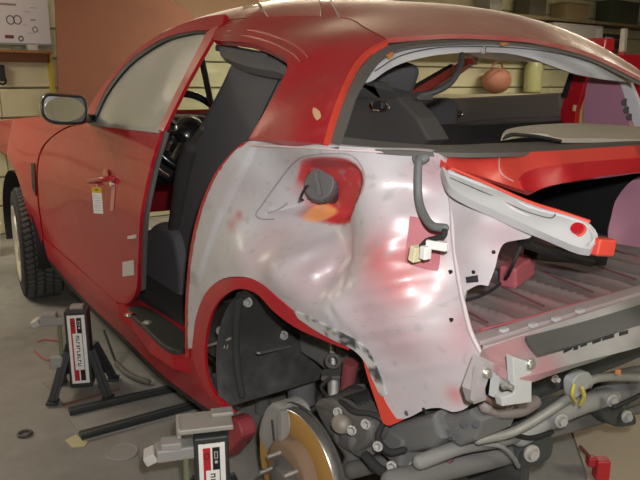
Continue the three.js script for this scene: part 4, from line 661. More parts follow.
// ---- rear brake, hub and suspension
{
  const DS = 1.12, wc = X(297, 473, -0.795), ax = V(-1, 0.02, 0.05).normalize();
  const rust = (() => { const t = noiseTex(256, (u, v) => { const n = pn(u, v, 8, 31), r = 0.5 + 0.5 * Math.sin(v * 160); const s = a => Math.round(255 * Math.pow(a, 1 / 2.2)); return [s(0.42 + 0.16 * n), s(0.235 + 0.08 * n + 0.02 * r), s(0.06 + 0.03 * n)]; }); t.colorSpace = THREE.SRGBColorSpace; return t; })();
  const rustMat = M(1, 1, 1, 0.55, { map: rust, metalness: 0.35 });
  const disc = mesh('brake_disc', lathe([[0.088, -0.004], [0.088, 0.006], [0.149, 0.006], [0.151, 0.004]].map(p => [p[0] * DS, p[1]]), wc, ax, 80), rustMat, car);
  mesh('disc_rim', lathe([[0.149, 0.0065], [0.1515, 0.004], [0.1515, -0.018], [0.149, -0.020]].map(p => [p[0] * DS, p[1]]), wc, ax, 80), steelBright, disc);
  mesh('disc_back', lathe([[0.151, -0.018], [0.088, -0.018]].map(p => [p[0] * DS, p[1]]), wc, ax, 64), castIron, disc);
  mesh('disc_hat', lathe([[0.092, 0.0], [0.090, 0.012], [0.084, 0.030], [0.072, 0.036], [0.032, 0.036]].map(p => [p[0] * DS, p[1]]), wc, ax, 56), M(0.26, 0.17, 0.11, 0.65, { metalness: 0.3, bumpMap: fineBump, bumpScale: 0.001 }), disc);
  mesh('hub', lathe([[0, 0.062], [0.026, 0.062], [0.031, 0.056], [0.033, 0.036], [0.05, 0.037]].map(p => [p[0] * DS, p[1]]), wc, ax, 28), castIron, disc);
  const s0 = V(0, 1, 0).projectOnPlane(ax).normalize();
  for (let k = 0; k < 5; k++) { const s = s0.clone().applyAxisAngle(ax, k / 5 * 6.2832 + 0.4), a = wc.clone().addScaledVector(s, 0.057 * DS).addScaledVector(ax, 0.034); mesh('wheel_stud', rod(a, a.clone().addScaledVector(ax, 0.040), 0.0065, 0.006, 10), steel, disc); }
  // dust shield and caliper bracket on the front edge
  mesh('dust_shield', lathe([[0.06, -0.026], [0.150, -0.028], [0.160, -0.020], [0.161, -0.010]].map(p => [p[0] * DS, p[1]]), wc, ax, 64), castIron, car);
  const cb = mesh('caliper_bracket', [plate([[276, 402], [286, 409], [290, 424], [286, 446], [278, 458], [270, 452], [262, 438], [262, 424], [268, 408]], 'x', -0.80, 0.06, { smooth: true, bevel: 0.010 }), bar(X(283, 410, -0.815), X(283, 448, -0.815), 0.022, 0.022, NX)], M(0.30, 0.295, 0.28, 0.7, { bumpMap: fineBump, bumpScale: 0.0015 }), car);
  mesh('caliper_groove', bar(X(272, 420, -0.818), X(275, 450, -0.818), 0.006, 0.004, NX), underDark, cb);
  // upright, halfshaft boot, arms
  mesh('upright', [plate([[318, 402], [335, 398], [352, 408], [372, 420], [374, 440], [360, 452], [345, 448], [330, 430]], 'x', -0.72, 0.09, { smooth: true, bevel: 0.014 })], castIron, car);
  const boot = mesh('driveshaft_boot', [], rubber, car);
  { const a = X(352, 418, -0.70), d = V(0.93, 0.10, -0.05).normalize(); const pr = []; for (let k = 0; k <= 24; k++) pr.push([0.050 - 0.018 * k / 24 + 0.006 * Math.cos(k * Math.PI), k * 0.006]); boot.geometry = lathe(pr, a, d, 28); }
  mesh('driveshaft', rod(X(352, 418, -0.70), V(-0.12, 0.40, 0.10), 0.018), steel, car);
  const sh = mesh('shock_absorber', [rod(X(334, 412, -0.62), X(334, 376, -0.60), 0.018), rod(X(334, 376, -0.60), X(332, 340, -0.58), 0.010)], steel, car);
  mesh('shock_mount_plate', bar(X(322, 375, -0.64), X(341, 374, -0.60), 0.05, 0.012), castIron, sh);
  mesh('shock_eye', new THREE.TorusGeometry(0.018, 0.006, 8, 20).rotateY(-0.9).translate(...X(333, 361, -0.62).toArray()), castIron, sh);
  mesh('bump_stop', rod(X(351, 362, -0.62), X(346, 398, -0.62), 0.022, 0.018, 16), M(0.22, 0.05, 0.055, 0.6), sh);
  mesh('hose_coil', tube([X(340, 395, -0.64), X(356, 388, -0.63), X(366, 396, -0.63), X(352, 402, -0.65), X(342, 405, -0.65)], 0.009, 30, 8), rubber, car);
  mesh('spring_seat', lathe([[0, 0.015], [0.05, 0.012], [0.058, 0.0], [0.05, -0.02]], X(362, 400, -0.60), V(-0.2, 0.95, 0.2), 24), underGrey, car);
  const arms = [
    ['upper_arm', [[348, 408, -0.70], [365, 402, -0.66], [385, 404, -0.60], [404, 408, -0.5]], 0.015],
    ['toe_link', [[345, 446, -0.70], [370, 440, -0.62], [395, 430, -0.52], [410, 424, -0.42]], 0.012],
    ['lower_arm', [[352, 470, -0.72], [385, 462, -0.62], [420, 456, -0.55], [455, 448, -0.45]], 0.022],
    ['trailing_link', [[340, 436, -0.72], [352, 456, -0.70], [346, 474, -0.72]], 0.02]];
  for (const [n, pts, r] of arms) mesh(n, tube(pts.map(p => X(...p)), r, 30, 10), castIron, car);
  for (const [pts, r] of [[[[322, 408, -0.70], [340, 402, -0.72], [356, 412, -0.74], [372, 414, -0.72], [390, 424, -0.70]], 0.007], [[[384, 420, -0.69], [378, 438, -0.72], [390, 452, -0.72], [404, 450, -0.70]], 0.008], [[[366, 456, -0.73], [380, 470, -0.73], [398, 476, -0.72]], 0.012], [[[328, 398, -0.72], [322, 386, -0.70], [330, 378, -0.68]], 0.005]]) mesh('brake_hose', tube(pts.map(p => X(...p)), r, 30, 8), rubber, car);
  for (const p of [[352, 430, -0.755], [366, 424, -0.74], [338, 412, -0.75], [378, 446, -0.735], [392, 466, -0.74]]) mesh('arm_bolt', bolt(X(...p), V(-0.8, 0.2, 0.55).normalize(), 0.008, 0.012), steel, car);
  const bj = mesh('ball_joint', lathe([[0, 0.03], [0.03, 0.028], [0.042, 0.01], [0.045, -0.02], [0.03, -0.045]], X(364, 440, -0.70), V(-0.7, -0.3, 0.6), 24), M(0.13, 0.13, 0.125, 0.75), car);
  mesh('knuckle_boss', lathe([[0, 0.02], [0.02, 0.018], [0.024, 0.0], [0.022, -0.03]], X(342, 424, -0.75), V(-0.8, 0.5, 0.4), 20), M(0.24, 0.22, 0.18, 0.6, { metalness: 0.3 }), car);
}
// ---- frame rail below the inner panel and the rear subframe
{
  const fr = mesh('rear_frame_rail', [plate([[396, 424], [412, 419], [438, 411], [441, 424], [447, 438], [436, 448], [412, 452], [384, 448], [372, 440], [382, 430]], 'x', -0.665, 0.10, { bevel: 0.012 }), plate([[440, 412], [456, 414], [472, 408], [486, 420], [478, 440], [462, 446], [448, 438]], 'x', -0.64, 0.10, { bevel: 0.010 })], underGrey, car);
  for (const p of [[447, 433], [455, 437], [464, 424], [476, 424]]) mesh('rail_hole', rod(X(p[0], p[1], -0.66), X(p[0], p[1], -0.645), 0.008), black, fr);
  const sf = mesh('rear_subframe', [bar(Z(390, 446, 0.25), Z(520, 425, 0.30), 0.09, 0.08), bar(Z(520, 425, 0.30), Z(640, 395, 0.30), 0.09, 0.08)], underGrey, car);
  mesh('subframe_bush', [new THREE.TorusGeometry(0.017, 0.007, 10, 24).rotateY(-0.6).translate(...X(412, 469, -0.655).toArray())], M(0.55, 0.54, 0.52, 0.5, { metalness: 0.4 }), sf);
  mesh('bush_core', rod(X(412, 469, -0.64), X(412, 469, -0.665), 0.010, 0.010, 16), castIron, sf);
  mesh('bush_housing', rod(X(412, 469, -0.60), X(412, 469, -0.655), 0.030, 0.030, 20), underDark, sf);
  for (const [p, q, r] of [[[421, 452], [421, 476], 0.008], [[437, 454], [441, 470], 0.009]]) mesh('link_stud', rod(X(p[0], p[1], -0.60), X(q[0], q[1], -0.60), r), black, sf);
  for (const p of [[423, 453], [437, 456], [447, 459]]) mesh('stud_boot', lathe([[0, 0.014], [0.012, 0.012], [0.016, 0.0], [0.010, -0.012]], X(p[0], p[1], -0.61), NY, 16), p[0] > 440 ? M(0.12, 0.05, 0.05, 0.6) : black, sf);
  // long lower crossbar with dark underside, links, anti-roll bar
  mesh('lower_crossbar', tube([Z(392, 482, 0.36), Z(440, 470, 0.36), Z(490, 458, 0.37), Z(520, 450, 0.37)], 0.026, 30, 12), underGrey, car);
  mesh('lower_crossbar', tube([Z(420, 462, 0.38), Z(460, 447, 0.40), Z(500, 440, 0.40), Z(540, 428, 0.40), Z(556, 420, 0.40)], 0.017, 30, 10), M(0.19, 0.19, 0.18, 0.7), car);
  mesh('anti_roll_bar', tube([Z(478, 440, 0.44), Z(510, 433, 0.45), Z(530, 423, 0.46), Z(552, 409, 0.47), Z(572, 395, 0.47), Z(592, 380, 0.47), Z(604, 377.5, 0.47), Z(660, 378, 0.46)], 0.0105, 60, 12), M(0.30, 0.30, 0.28, 0.5, { metalness: 0.3 }), car);
  mesh('lateral_link', tube([Z(520, 436, 0.40), Z(550, 418, 0.40), Z(580, 405, 0.39), Z(612, 396, 0.38)], 0.026, 40, 12), M(0.27, 0.275, 0.265, 0.55), car);
  mesh('muffler_shield', tube([Z(612, 392, 0.36), Z(640, 384, 0.34), Z(680, 376, 0.32)], 0.055, 20, 14), underGrey, car);
  mesh('exhaust_pipe', tube([Z(486, 406, 0.48), Z(500, 411, 0.48), Z(522, 409, 0.47), Z(534, 402, 0.45)], 0.016, 30, 12), M(0.22, 0.19, 0.18, 0.6), car);
  for (const p of [[560, 420, 0.44, 0.012], [531, 453, 0.43, 0.014], [611, 400, 0.43, 0.0115], [626, 416, 0.42, 0.0115], [554, 378, 0.5, 0.006]]) mesh('flange_bolt', bolt(Z(p[0], p[1], p[2]), V(-0.3, 0.1, 0.95).normalize(), p[3], 0.016), M(0.42, 0.41, 0.39, 0.5, { metalness: 0.3 }), sf);
  mesh('bolt_bracket', plate([[520, 448], [545, 434], [552, 440], [548, 458], [530, 466], [516, 464]], 'z', 0.40, -0.03, { smooth: true, bevel: 0.005 }), underDark, sf);
  mesh('bolt_bracket', plate([[600, 405], [618, 404], [632, 412], [634, 424], [614, 426], [602, 418]], 'z', 0.40, -0.03, { smooth: true, bevel: 0.005 }), underDark, sf);
  // cables along the beam
  const cab = [[[[480, 432, 0.42], [500, 430, 0.43], [530, 438, 0.43], [552, 432, 0.43]], 0.006, black], [[[484, 444, 0.42], [500, 446, 0.43], [512, 456, 0.43], [518, 466, 0.42]], 0.006, M(0.2, 0.2, 0.2, 0.5)], [[[640, 395, 0.44], [626, 402, 0.45], [614, 407, 0.45]], 0.006, rubber], [[[574, 384, 0.50], [572, 394, 0.50], [576, 402, 0.49]], 0.004, M(0.5, 0.42, 0.06, 0.6)], [[[582, 388, 0.5], [584, 396, 0.5], [581, 404, 0.49]], 0.005, M(0.45, 0.38, 0.08, 0.6)], [[[486, 398, 0.5], [496, 404, 0.5], [510, 404, 0.5]], 0.007, M(0.16, 0.09, 0.08, 0.6)]];
  for (const [pts, r, m] of cab) mesh('cable', tube(pts.map(p => Z(...p)), r, 24, 8), m, car);
  mesh('exhaust_hanger', plate([[572, 382], [580, 373], [588, 372], [592, 380], [584, 390], [574, 398]], 'z', 0.49, -0.02, { smooth: true, bevel: 0.003 }), M(0.33, 0.34, 0.33, 0.5), car);
  mesh('orange_connector', box(...Z(618, 372, 0.48).toArray(), 0.012, 0.014, 0.012, 0.003), tapeOrange, car);
  mesh('underbody_plate', box(0.05, 0.62, 0.26, 1.2, 0.04, 0.34), underDark, car);
  mesh('rear_valance', box(0.1, 0.585, 0.34, 1.25, 0.23, 0.03), underDark, car);
  mesh('fuel_tank', box(0, 0.44, -0.25, 0.62, 0.22, 0.5, 0.06), underDark, car);
  mesh('floor_pan', box(0, 0.33, -1.42, 1.4, 0.04, 1.9), underDark, car);
}

// ================================================================ things around the car
// tag hanging from the door handle
{
  const a = X(96, 186, -0.915), t = thing('key_tag', 'white paper tag with yellow top hanging from the door handle', 'tag', a.toArray());
  const q = p => p.sub(a);
  const cv = document.createElement('canvas'); cv.width = 96; cv.height = 200; const c = cv.getContext('2d');
  c.fillStyle = '#e8e6e2'; c.fillRect(0, 0, 96, 200); c.fillStyle = '#d8b32c'; c.fillRect(0, 0, 96, 42); c.fillStyle = '#3a3420'; c.fillRect(30, 14, 34, 10); c.fillStyle = '#a9a9ad'; for (let i = 0; i < 7; i++) c.fillRect(12, 60 + i * 19, 40 + (i * 29) % 32, 4);
  const tex = new THREE.CanvasTexture(cv); tex.colorSpace = THREE.SRGBColorSpace;
  const g = new THREE.BoxGeometry(0.042, 0.098, 0.0015); g.rotateY(-0.95); g.rotateZ(0.0);
  const c0 = q(X(97.5, 200.5, -0.915)); g.translate(c0.x, c0.y, c0.z);
  mesh('card', g, M(1, 1, 1, 0.6, { map: tex }), t);
  mesh('string', tube([V(0, 0.008, 0), V(0.004, 0.0, 0), q(X(97, 188, -0.914))], 0.0012, 10, 5), white, t);
}
// jack stands
function labelTexture() {
  const cv = document.createElement('canvas'); cv.width = 96; cv.height = 352; const c = cv.getContext('2d');
  c.fillStyle = '#e9e7e2'; c.fillRect(0, 0, 96, 352);
  c.fillStyle = '#b3202a'; c.fillRect(16, 14, 27, 324); c.fillStyle = '#17181b'; c.fillRect(50, 14, 27, 324);
  c.fillStyle = '#e9e7e2'; c.fillRect(24, 92, 50, 190);
  c.strokeStyle = '#7c1018'; c.lineWidth = 5; c.strokeRect(22, 34, 14, 18); c.strokeStyle = '#c9c6c0'; c.lineWidth = 3; c.strokeRect(58, 30, 10, 22); c.fillStyle = '#c9c6c0'; c.fillRect(58, 60, 10, 10);
  c.fillStyle = '#2c2c30';                                   // the narrow upright line of print, too small to read in the photograph
  let y = 104; [14, 9, 12, 7, 12, 11, 9, 12, 11, 16].forEach((h, i) => { c.fillRect(40, y, 18, 4); c.fillRect(i % 2 ? 40 : 53, y, 5, h); if (i % 3 === 0) c.fillRect(40, y + h - 4, 18, 4); y += h + 5; });
  const t = new THREE.CanvasTexture(cv); t.colorSpace = THREE.SRGBColorSpace; return t;
}
const labelMat = M(1, 1, 1, 0.45, { map: labelTexture() });
const standBlack = M(0.030, 0.033, 0.032, 0.5), standGrey = M(0.30, 0.29, 0.28, 0.6, { metalness: 0.2 });
function jackStand(label, x, z, turn, k, head) {
  const t = thing('jack_stand', label, 'jack stand', [x, head ? 0 : 0.007, z], 'jack stands along the sill of the car'); t.rotation.y = turn; t.scale.setScalar(k);
  // local: +z faces the label side
  for (const [sx, sz] of [[-1, 1], [1, 1], [-1, -1], [1, -1]]) {
    const a = V(sx * 0.090, 0.008, sz * 0.078), b = V(sx * 0.040, 0.165, sz * 0.034);
    mesh('leg', mergeAll([bar(a, b, 0.030, 0.008, V(sx, 0.3, 0)), bar(a, b, 0.008, 0.030, V(sx, 0.3, 0)), box(a.x, 0.005, a.z, 0.040, 0.010, 0.040, 0.003)]), standBlack, t);
  }
  const web = (s, ax) => { const sh = new THREE.Shape([[-0.074, 0.04], [0.074, 0.04], [0.045, 0.150], [-0.045, 0.150]].map(p => new THREE.Vector2(...p))); const g = new THREE.ExtrudeGeometry(sh, { depth: 0.004, bevelEnabled: false }); g.translate(0, 0, -0.002); g.rotateX(-s * 0.28); g.translate(0, 0.004, s * 0.076); if (ax) g.rotateY(Math.PI / 2); return g; };
  mesh('skirt', mergeAll([web(-1, 0), web(1, 1), web(-1, 1)]), standBlack, t);
  mesh('housing', box(0, 0.170, 0.006, 0.076, 0.276, 0.066, 0.005), standBlack, t);
  mesh('post', box(0, 0.307, -0.004, 0.044, 0.02, 0.040, 0.004), standGrey, t);
  if (head) mesh('saddle', mergeAll([box(-0.010, 0.320, -0.012, 0.120, 0.012, 0.080, 0.003), box(-0.068, 0.315, -0.012, 0.010, 0.026, 0.07, 0.003), box(0.03, 0.330, -0.03, 0.05, 0.010, 0.03, 0.003)]), M(0.36, 0.34, 0.31, 0.55, { metalness: 0.3 }), t);
  mesh('lever', mergeAll([bar(V(-0.035, 0.272, 0.01), V(-0.120, 0.276, 0.02), 0.045, 0.030), box(-0.085, 0.294, 0.02, 0.045, 0.018, 0.036, 0.004)]), standGrey, t);
  mesh('lever_jaw', bar(V(-0.118, 0.276, 0.02), V(-0.142, 0.266, 0.02), 0.046, 0.022), M(0.45, 0.44, 0.42, 0.5), t);
  mesh('pawl_rod', rod(V(-0.056, 0.262, 0.03), V(-0.056, 0.150, 0.035), 0.007), M(0.16, 0.17, 0.10, 0.6), t);
  mesh('pawl_weight', box(-0.072, 0.135, 0.040, 0.042, 0.036, 0.03, 0.005), M(0.30, 0.31, 0.30, 0.6), t);
  const lb = new THREE.BoxGeometry(0.057, 0.246, 0.002); lb.translate(0, 0.172, 0.0405);
  const l = mesh('sticker', lb, labelMat, t); l.userData.label = 'white, red and black maker label with upright lettering';
  return t;
}
jackStand('black jack stand on a thin board, next to the front door of the car', -0.975, -1.335, -0.42, 1.18, false);
jackStand('black jack stand before the bare rear wheel arch, close to the rusty brake disc', -0.950, -0.160, -0.38, 1.18, true);
mesh('red_wire_loop', tube([Y(37, 342, 0.006), Y(44, 339.5, 0.006), Y(52, 340, 0.006), Y(60, 341, 0.006)], 0.003, 20, 6), M(0.5, 0.05, 0.05, 0.5), scene);
tag(scene.children[scene.children.length - 1], 'short red wire lying on the floor behind the jack stand sticker', 'wire', 'red wires on the floor');
mesh('red_wire_loop', tube([Y(34, 350, 0.006), Y(40, 356, 0.006), Y(48, 360, 0.006), Y(57, 358, 0.006)], 0.003, 20, 6), M(0.5, 0.05, 0.05, 0.5), scene);
tag(scene.children[scene.children.length - 1], 'curved red wire lying on the floor beside the jack stand leg', 'wire', 'red wires on the floor');
// thin board below the far stand
{
  const b = thing('base_board', 'thin grey board with a brown edge lying under the jack stand', 'board', Y(88, 388, 0).toArray());
  const o = b.position; const pts = [[43, 383], [63, 406], [121, 390], [99, 370]].map(p => Y(p[0], p[1], 0).sub(o));
  const sh = new THREE.Shape(pts.map(p => new THREE.Vector2(p.x, -p.z))); const g = new THREE.ExtrudeGeometry(sh, { depth: 0.006, bevelEnabled: false }); g.rotateX(-Math.PI / 2);
  mesh('sheet', g, M(0.24, 0.225, 0.195, 0.8, { bumpMap: fineBump, bumpScale: 0.0006 }), b);
  const e = (p, q) => bar(Y(...p, 0.005).sub(o), Y(...q, 0.005).sub(o), 0.008, 0.008);
  mesh('edge_strip', e([63, 405], [120, 389]), M(0.16, 0.075, 0.045, 0.8), b);
}
// floor anchor plate with two black channels
{
  const o = Y(125, 410, 0), t = thing('anchor_plate', 'flat grey floor plate with two long black channel rails beside the sill', 'floor plate', o.toArray());
  const W = (px, py, y = 0) => Y(px, py, y).sub(o);
  const sh = new THREE.Shape([[66, 414], [84, 441], [212, 407], [190, 383]].map(p => { const q = W(...p); return new THREE.Vector2(q.x, -q.z); })); const g = new THREE.ExtrudeGeometry(sh, { depth: 0.004, bevelEnabled: false }); g.rotateX(-Math.PI / 2);
  mesh('sheet', g, M(0.29, 0.285, 0.265, 0.7, { bumpMap: fineBump, bumpScale: 0.0006 }), t);
  for (const [p, q] of [[[69, 412], [186, 385.5]], [[80, 436], [204, 402]]]) {
    const r = mesh('rail', bar(W(p[0], p[1], 0.012), W(q[0], q[1], 0.012), 0.042, 0.022), M(0.022, 0.026, 0.025, 0.5), t);
    mesh('rail_lip', bar(W(p[0] + 2, p[1] - 2, 0.024), W(q[0], q[1] - 2.5, 0.024), 0.012, 0.006), M(0.06, 0.065, 0.062, 0.45), r);
  }
}
// hose stub beside the sill
{
  const o = Y(130, 370, 0), t = thing('air_hose', 'grey hose with a black handle end lying on the floor by the sill', 'hose', o.toArray()); const W = (px, py, y) => Y(px, py, y).sub(o);
  mesh('hose', tube([W(117, 364, 0.014), W(128, 374, 0.014), W(138, 379, 0.014), W(148, 382, 0.014)], 0.013, 24, 10), M(0.12, 0.115, 0.10, 0.7), t);
  mesh('rod_end', tube([W(104, 331, 0.10), W(110, 347, 0.06), W(115, 360, 0.02), W(118, 365, 0.014)], 0.006, 20, 8), black, t);
}
// small things on the floor
{
  const p = Y(25, 435, 0), d = thing('floor_ring', 'small dark metal ring lying on the bare concrete', 'ring', p.toArray());
  mesh('ring', new THREE.TorusGeometry(0.022, 0.006, 8, 24).rotateX(Math.PI / 2).translate(0, 0.006, 0), M(0.07, 0.065, 0.06, 0.5), d);
  const s = mesh('paper_scrap', (() => { const o = [[65, 441], [72, 437], [76, 435], [80, 438], [88, 442], [84, 447], [72, 448]].map(q => Y(q[0], q[1], 0)); const sh = new THREE.Shape(o.map(q => new THREE.Vector2(q.x, -q.z))); const g = new THREE.ExtrudeGeometry(sh, { depth: 0.002, bevelEnabled: false }); g.rotateX(-Math.PI / 2); g.translate(0, 0.0005, 0); return g; })(), M(0.50, 0.45, 0.26, 0.8), scene);
  tag(s, 'small yellowed paper scrap on the floor at the corner of the rail plate', 'paper scrap');
  const c = Y(122, 453, 0), r = thing('concrete_disc', 'flat round concrete cap set in the floor before the rails', 'floor cap', c.toArray());
  mesh('cap', new THREE.CylinderGeometry(0.052, 0.055, 0.004, 32).translate(0, 0.002, 0), M(0.27, 0.26, 0.24, 0.8), r);
  mesh('rim', new THREE.TorusGeometry(0.052, 0.003, 6, 36).rotateX(Math.PI / 2).translate(0, 0.004, 0), M(0.32, 0.31, 0.29, 0.8), r);
}
// red container and flat tan sheet under the tail
{
  const o = Y(600, 480, 0), t = thing('red_oil_can', 'small red plastic can standing on a tan sheet below the rear subframe', 'can', o.toArray());
  const b = new RoundedBoxGeometry(0.045, 0.07, 0.04, 2, 0.006); b.rotateY(-0.6); b.translate(0, 0.042, 0); mesh('body', b, M(0.42, 0.02, 0.025, 0.4), t);
  const c = new RoundedBoxGeometry(0.026, 0.03, 0.03, 2, 0.005); c.rotateY(-0.6); c.translate(-0.03, 0.07, -0.02); mesh('cap', c, M(0.36, 0.02, 0.03, 0.4), t);
  mesh('spout', tube([V(-0.03, 0.075, -0.02), V(-0.045, 0.10, -0.035), V(-0.055, 0.115, -0.045)], 0.006, 16, 8), M(0.10, 0.02, 0.02, 0.5), t);
  const cp = [[572, 432], [585, 418], [604, 410], [640, 408], [720, 410], [760, 520], [600, 540], [585, 470]].map(q => Y(q[0], q[1], 0)); const sh = new THREE.Shape(cp.map(q => new THREE.Vector2(q.x, -q.z))); const g = new THREE.ExtrudeGeometry(sh, { depth: 0.005, bevelEnabled: false }); g.rotateX(-Math.PI / 2); g.translate(0, 0.0005, 0);
  tag(mesh('tan_sheet', g, M(0.42, 0.36, 0.27, 0.85, { bumpMap: fineBump, bumpScale: 0.0008 }), scene), 'flat tan sheet on the floor under the tail of the car', 'cardboard');
}

// ================================================================ background along the front wall
const WZ = WZ0;
{ // whiteboard with sketches
  const a = Z(-70, -60, WZ + 0.03), b = Z(51, 44, WZ + 0.03), w = b.x - a.x, h = a.y - b.y;
  const t = thing('whiteboard', 'whiteboard with marker sketches of circles hung over the shelf', 'whiteboard', [a.x + w / 2, b.y, WZ + 0.02]);
  const cv = document.createElement('canvas'); cv.width = 512; cv.height = Math.round(512 * h / w); const c = cv.getContext('2d'), S = 512 / 121;
  const q = (px, py) => [(px + 70) * S, (py + 60) * (cv.height / 104)];
  c.fillStyle = '#d9d5dc'; c.fillRect(0, 0, cv.width, cv.height); c.strokeStyle = '#3c3a3c';
  const circ = (px, py, r, lw) => { c.lineWidth = lw; c.beginPath(); c.ellipse(...q(px, py), r * S, r * S * 1.15, 0, 0, 7); c.stroke(); };
  circ(6, 18.5, 4.3, 5); circ(14, 18, 4.3, 5); circ(33.5, 28, 2.8, 4); circ(16, 39, 2.4, 6);
  c.fillStyle = '#6a2a38'; c.fillRect(...q(-2, 35.5), 10 * S, 4 * S); c.fillStyle = '#6d736d'; c.fillRect(...q(29, 16.5), 6 * S, 1.5 * S); c.fillStyle = '#8c7f7f'; c.fillRect(...q(-4, 0), 18 * S, 2.5 * S); c.fillStyle = '#9c9aa0'; for (const [x, y, l] of [[22, 8, 8], [20, 23, 5], [24, 32, 8], [30, 3, 8], [-30, 5, 20], [-40, 20, 25]]) c.fillRect(...q(x, y), l * S, 0.8 * S);
  const tex = new THREE.CanvasTexture(cv); tex.colorSpace = THREE.SRGBColorSpace;
  mesh('board', box(0, h / 2, 0, w, h, 0.02), M(1, 1, 1, 0.35, { map: tex }), t);
  mesh('tray', box(0, -0.012, 0.02, w, 0.018, 0.05, 0.004), M(0.3, 0.3, 0.27, 0.5), t);
}
{ // brown shelf under it, with clutter
  const a = Z(-60, 50, WZ + 0.12), b = Z(52, 60, WZ + 0.12), t = thing('bracket_shelf', 'brown wooden wall shelf mounted below the whiteboard', 'shelf', [(a.x + b.x) / 2, b.y, WZ + 0.10]);
  mesh('board', box(0, 0.06, 0, b.x - a.x, 0.022, 0.2, 0.003), M(0.30, 0.14, 0.05, 0.6), t); mesh('apron', box(0, 0.015, -0.06, b.x - a.x, 0.07, 0.03, 0.003), M(0.24, 0.11, 0.04, 0.6), t);
  const c = Z(2, 60, WZ + 0.14); tag(mesh('black_clamp', mergeAll([box(c.x, c.y - 0.10, WZ + 0.05, 0.05, 0.13, 0.07, 0.01), new THREE.TorusGeometry(0.03, 0.008, 8, 16).translate(c.x, c.y - 0.16, WZ + 0.05)]), black, scene), 'black clamp hanging under the brown wall shelf', 'clamp');
  for (const [px, w, m] of [[16, 0.05, M(0.2, 0.2, 0.18, 0.5)], [33, 0.08, M(0.55, 0.53, 0.5, 0.5)]]) { const p = Z(px, 50, WZ + 0.12); tag(mesh('marker_box', box(p.x, t.position.y + 0.071 + w * 0.3, WZ + 0.1, w, w * 0.6, 0.08, 0.006), m, scene), w > 0.06 ? 'pale small box on the brown wall shelf' : 'small dark box on the brown wall shelf', 'box'); }
}
{ // tall yellow jamb beside the leaning board
  const p = Z(54, 100, WZ + 0.05); const t = mesh('trim_1', box(p.x, 0.75, WZ + 0.03, 0.035, 1.5, 0.05), M(0.55, 0.42, 0.06, 0.6), scene); struct(t);
}
{ // big brown panel leaning on the wall and a tan one behind it
  const mk = (name, label, pts, z, th, m) => { const ps = pts.map(p => Z(p[0], p[1], z)); const o = thing(name, label, 'panel', [(ps[0].x + ps[2].x) / 2, 0, z]); const y0 = Math.min(...ps.map(p => p.y)); const sh = new THREE.Shape(ps.map(p => new THREE.Vector2(p.x - o.position.x, p.y))); const g = new THREE.ExtrudeGeometry(sh, { depth: th, bevelEnabled: false }); mesh('board', g, m, o); return o; };
  const browT = noiseTex(256, (u, v) => { const n = pn(u, v, 6, 61), f = pn(u, v, 40, 62); const s = a => Math.round(255 * Math.pow(Math.max(0, a), 1 / 2.2)), k = 0.85 + 0.3 * n + 0.1 * f; return [s(0.205 * k), s(0.082 * k), s(0.042 * k)]; }); browT.colorSpace = THREE.SRGBColorSpace; browT.repeat.set(0.5, 0.5);
  mk('hardboard_panel', 'large reddish brown hardboard sheet standing against the front wall', [[53, -30], [130, -30], [158, -4], [176, 4], [194, 16], [190, 60], [168, 110], [160, 190], [62, 186]], -4.30, 0.02, M(1, 1, 1, 0.75, { map: browT }));
  mk('plywood_panel', 'tan plywood sheet fixed high on the wall behind the reddish brown hardboard', [[130, -40], [258, -40], [258, 24], [140, 28]], -4.79, 0.02, M(0.30, 0.19, 0.11, 0.75));
}
// shelving and clutter at the far right
{
  const p = Z(540, 8, WZ + 0.3), p2 = Z(640, 15, WZ + 0.3), a = Z(470, 0, WZ + 0.3);
  const t = thing('storage_rack', 'long wooden storage rack board high on the front wall', 'rack', [(a.x + p2.x) / 2, p.y - 0.12, WZ + 0.17]);
  const len = p2.x - a.x + 1.6;
  mesh('board', box(0, 0, 0, len, 0.04, 0.32, 0.004), M(0.22, 0.17, 0.09, 0.7), t);
  for (const k of [-0.4, 0, 0.4]) mesh('bracket', box(k * len, -0.025, 0, 0.03, 0.012, 0.26), M(0.15, 0.13, 0.08, 0.7), t);
  const itm = [[488, 0.22, 0.16, M(0.35, 0.33, 0.28, 0.7), 'dusty grey carton on the high rack'], [530, 0.34, 0.22, M(0.10, 0.09, 0.06, 0.7), 'dark brown crate on the high rack'], [570, 0.5, 0.2, M(0.30, 0.22, 0.12, 0.7), 'tan wooden crate on the high rack'], [618, 0.7, 0.3, M(0.05, 0.06, 0.04, 0.7), 'large blackish crate at the end of the high rack']];
  for (const [px, w, h, m, l] of itm) { const q = Z(px, 8, WZ + 0.17); const b = thing('storage_crate', l, 'crate', [q.x, t.position.y + 0.02, WZ + 0.17]); mesh('body', box(0, h / 2, 0, w, h, 0.26, 0.01), m, b); mesh('lid', box(0, h + 0.008, 0, w + 0.02, 0.016, 0.28, 0.004), m, b); }
}
function standing(name, label, cat, px, pyBottom, z, build) { const p = Z(px, pyBottom, z); const t = thing(name, label, cat, [p.x, p.y, z]); build(t, p); return t; }
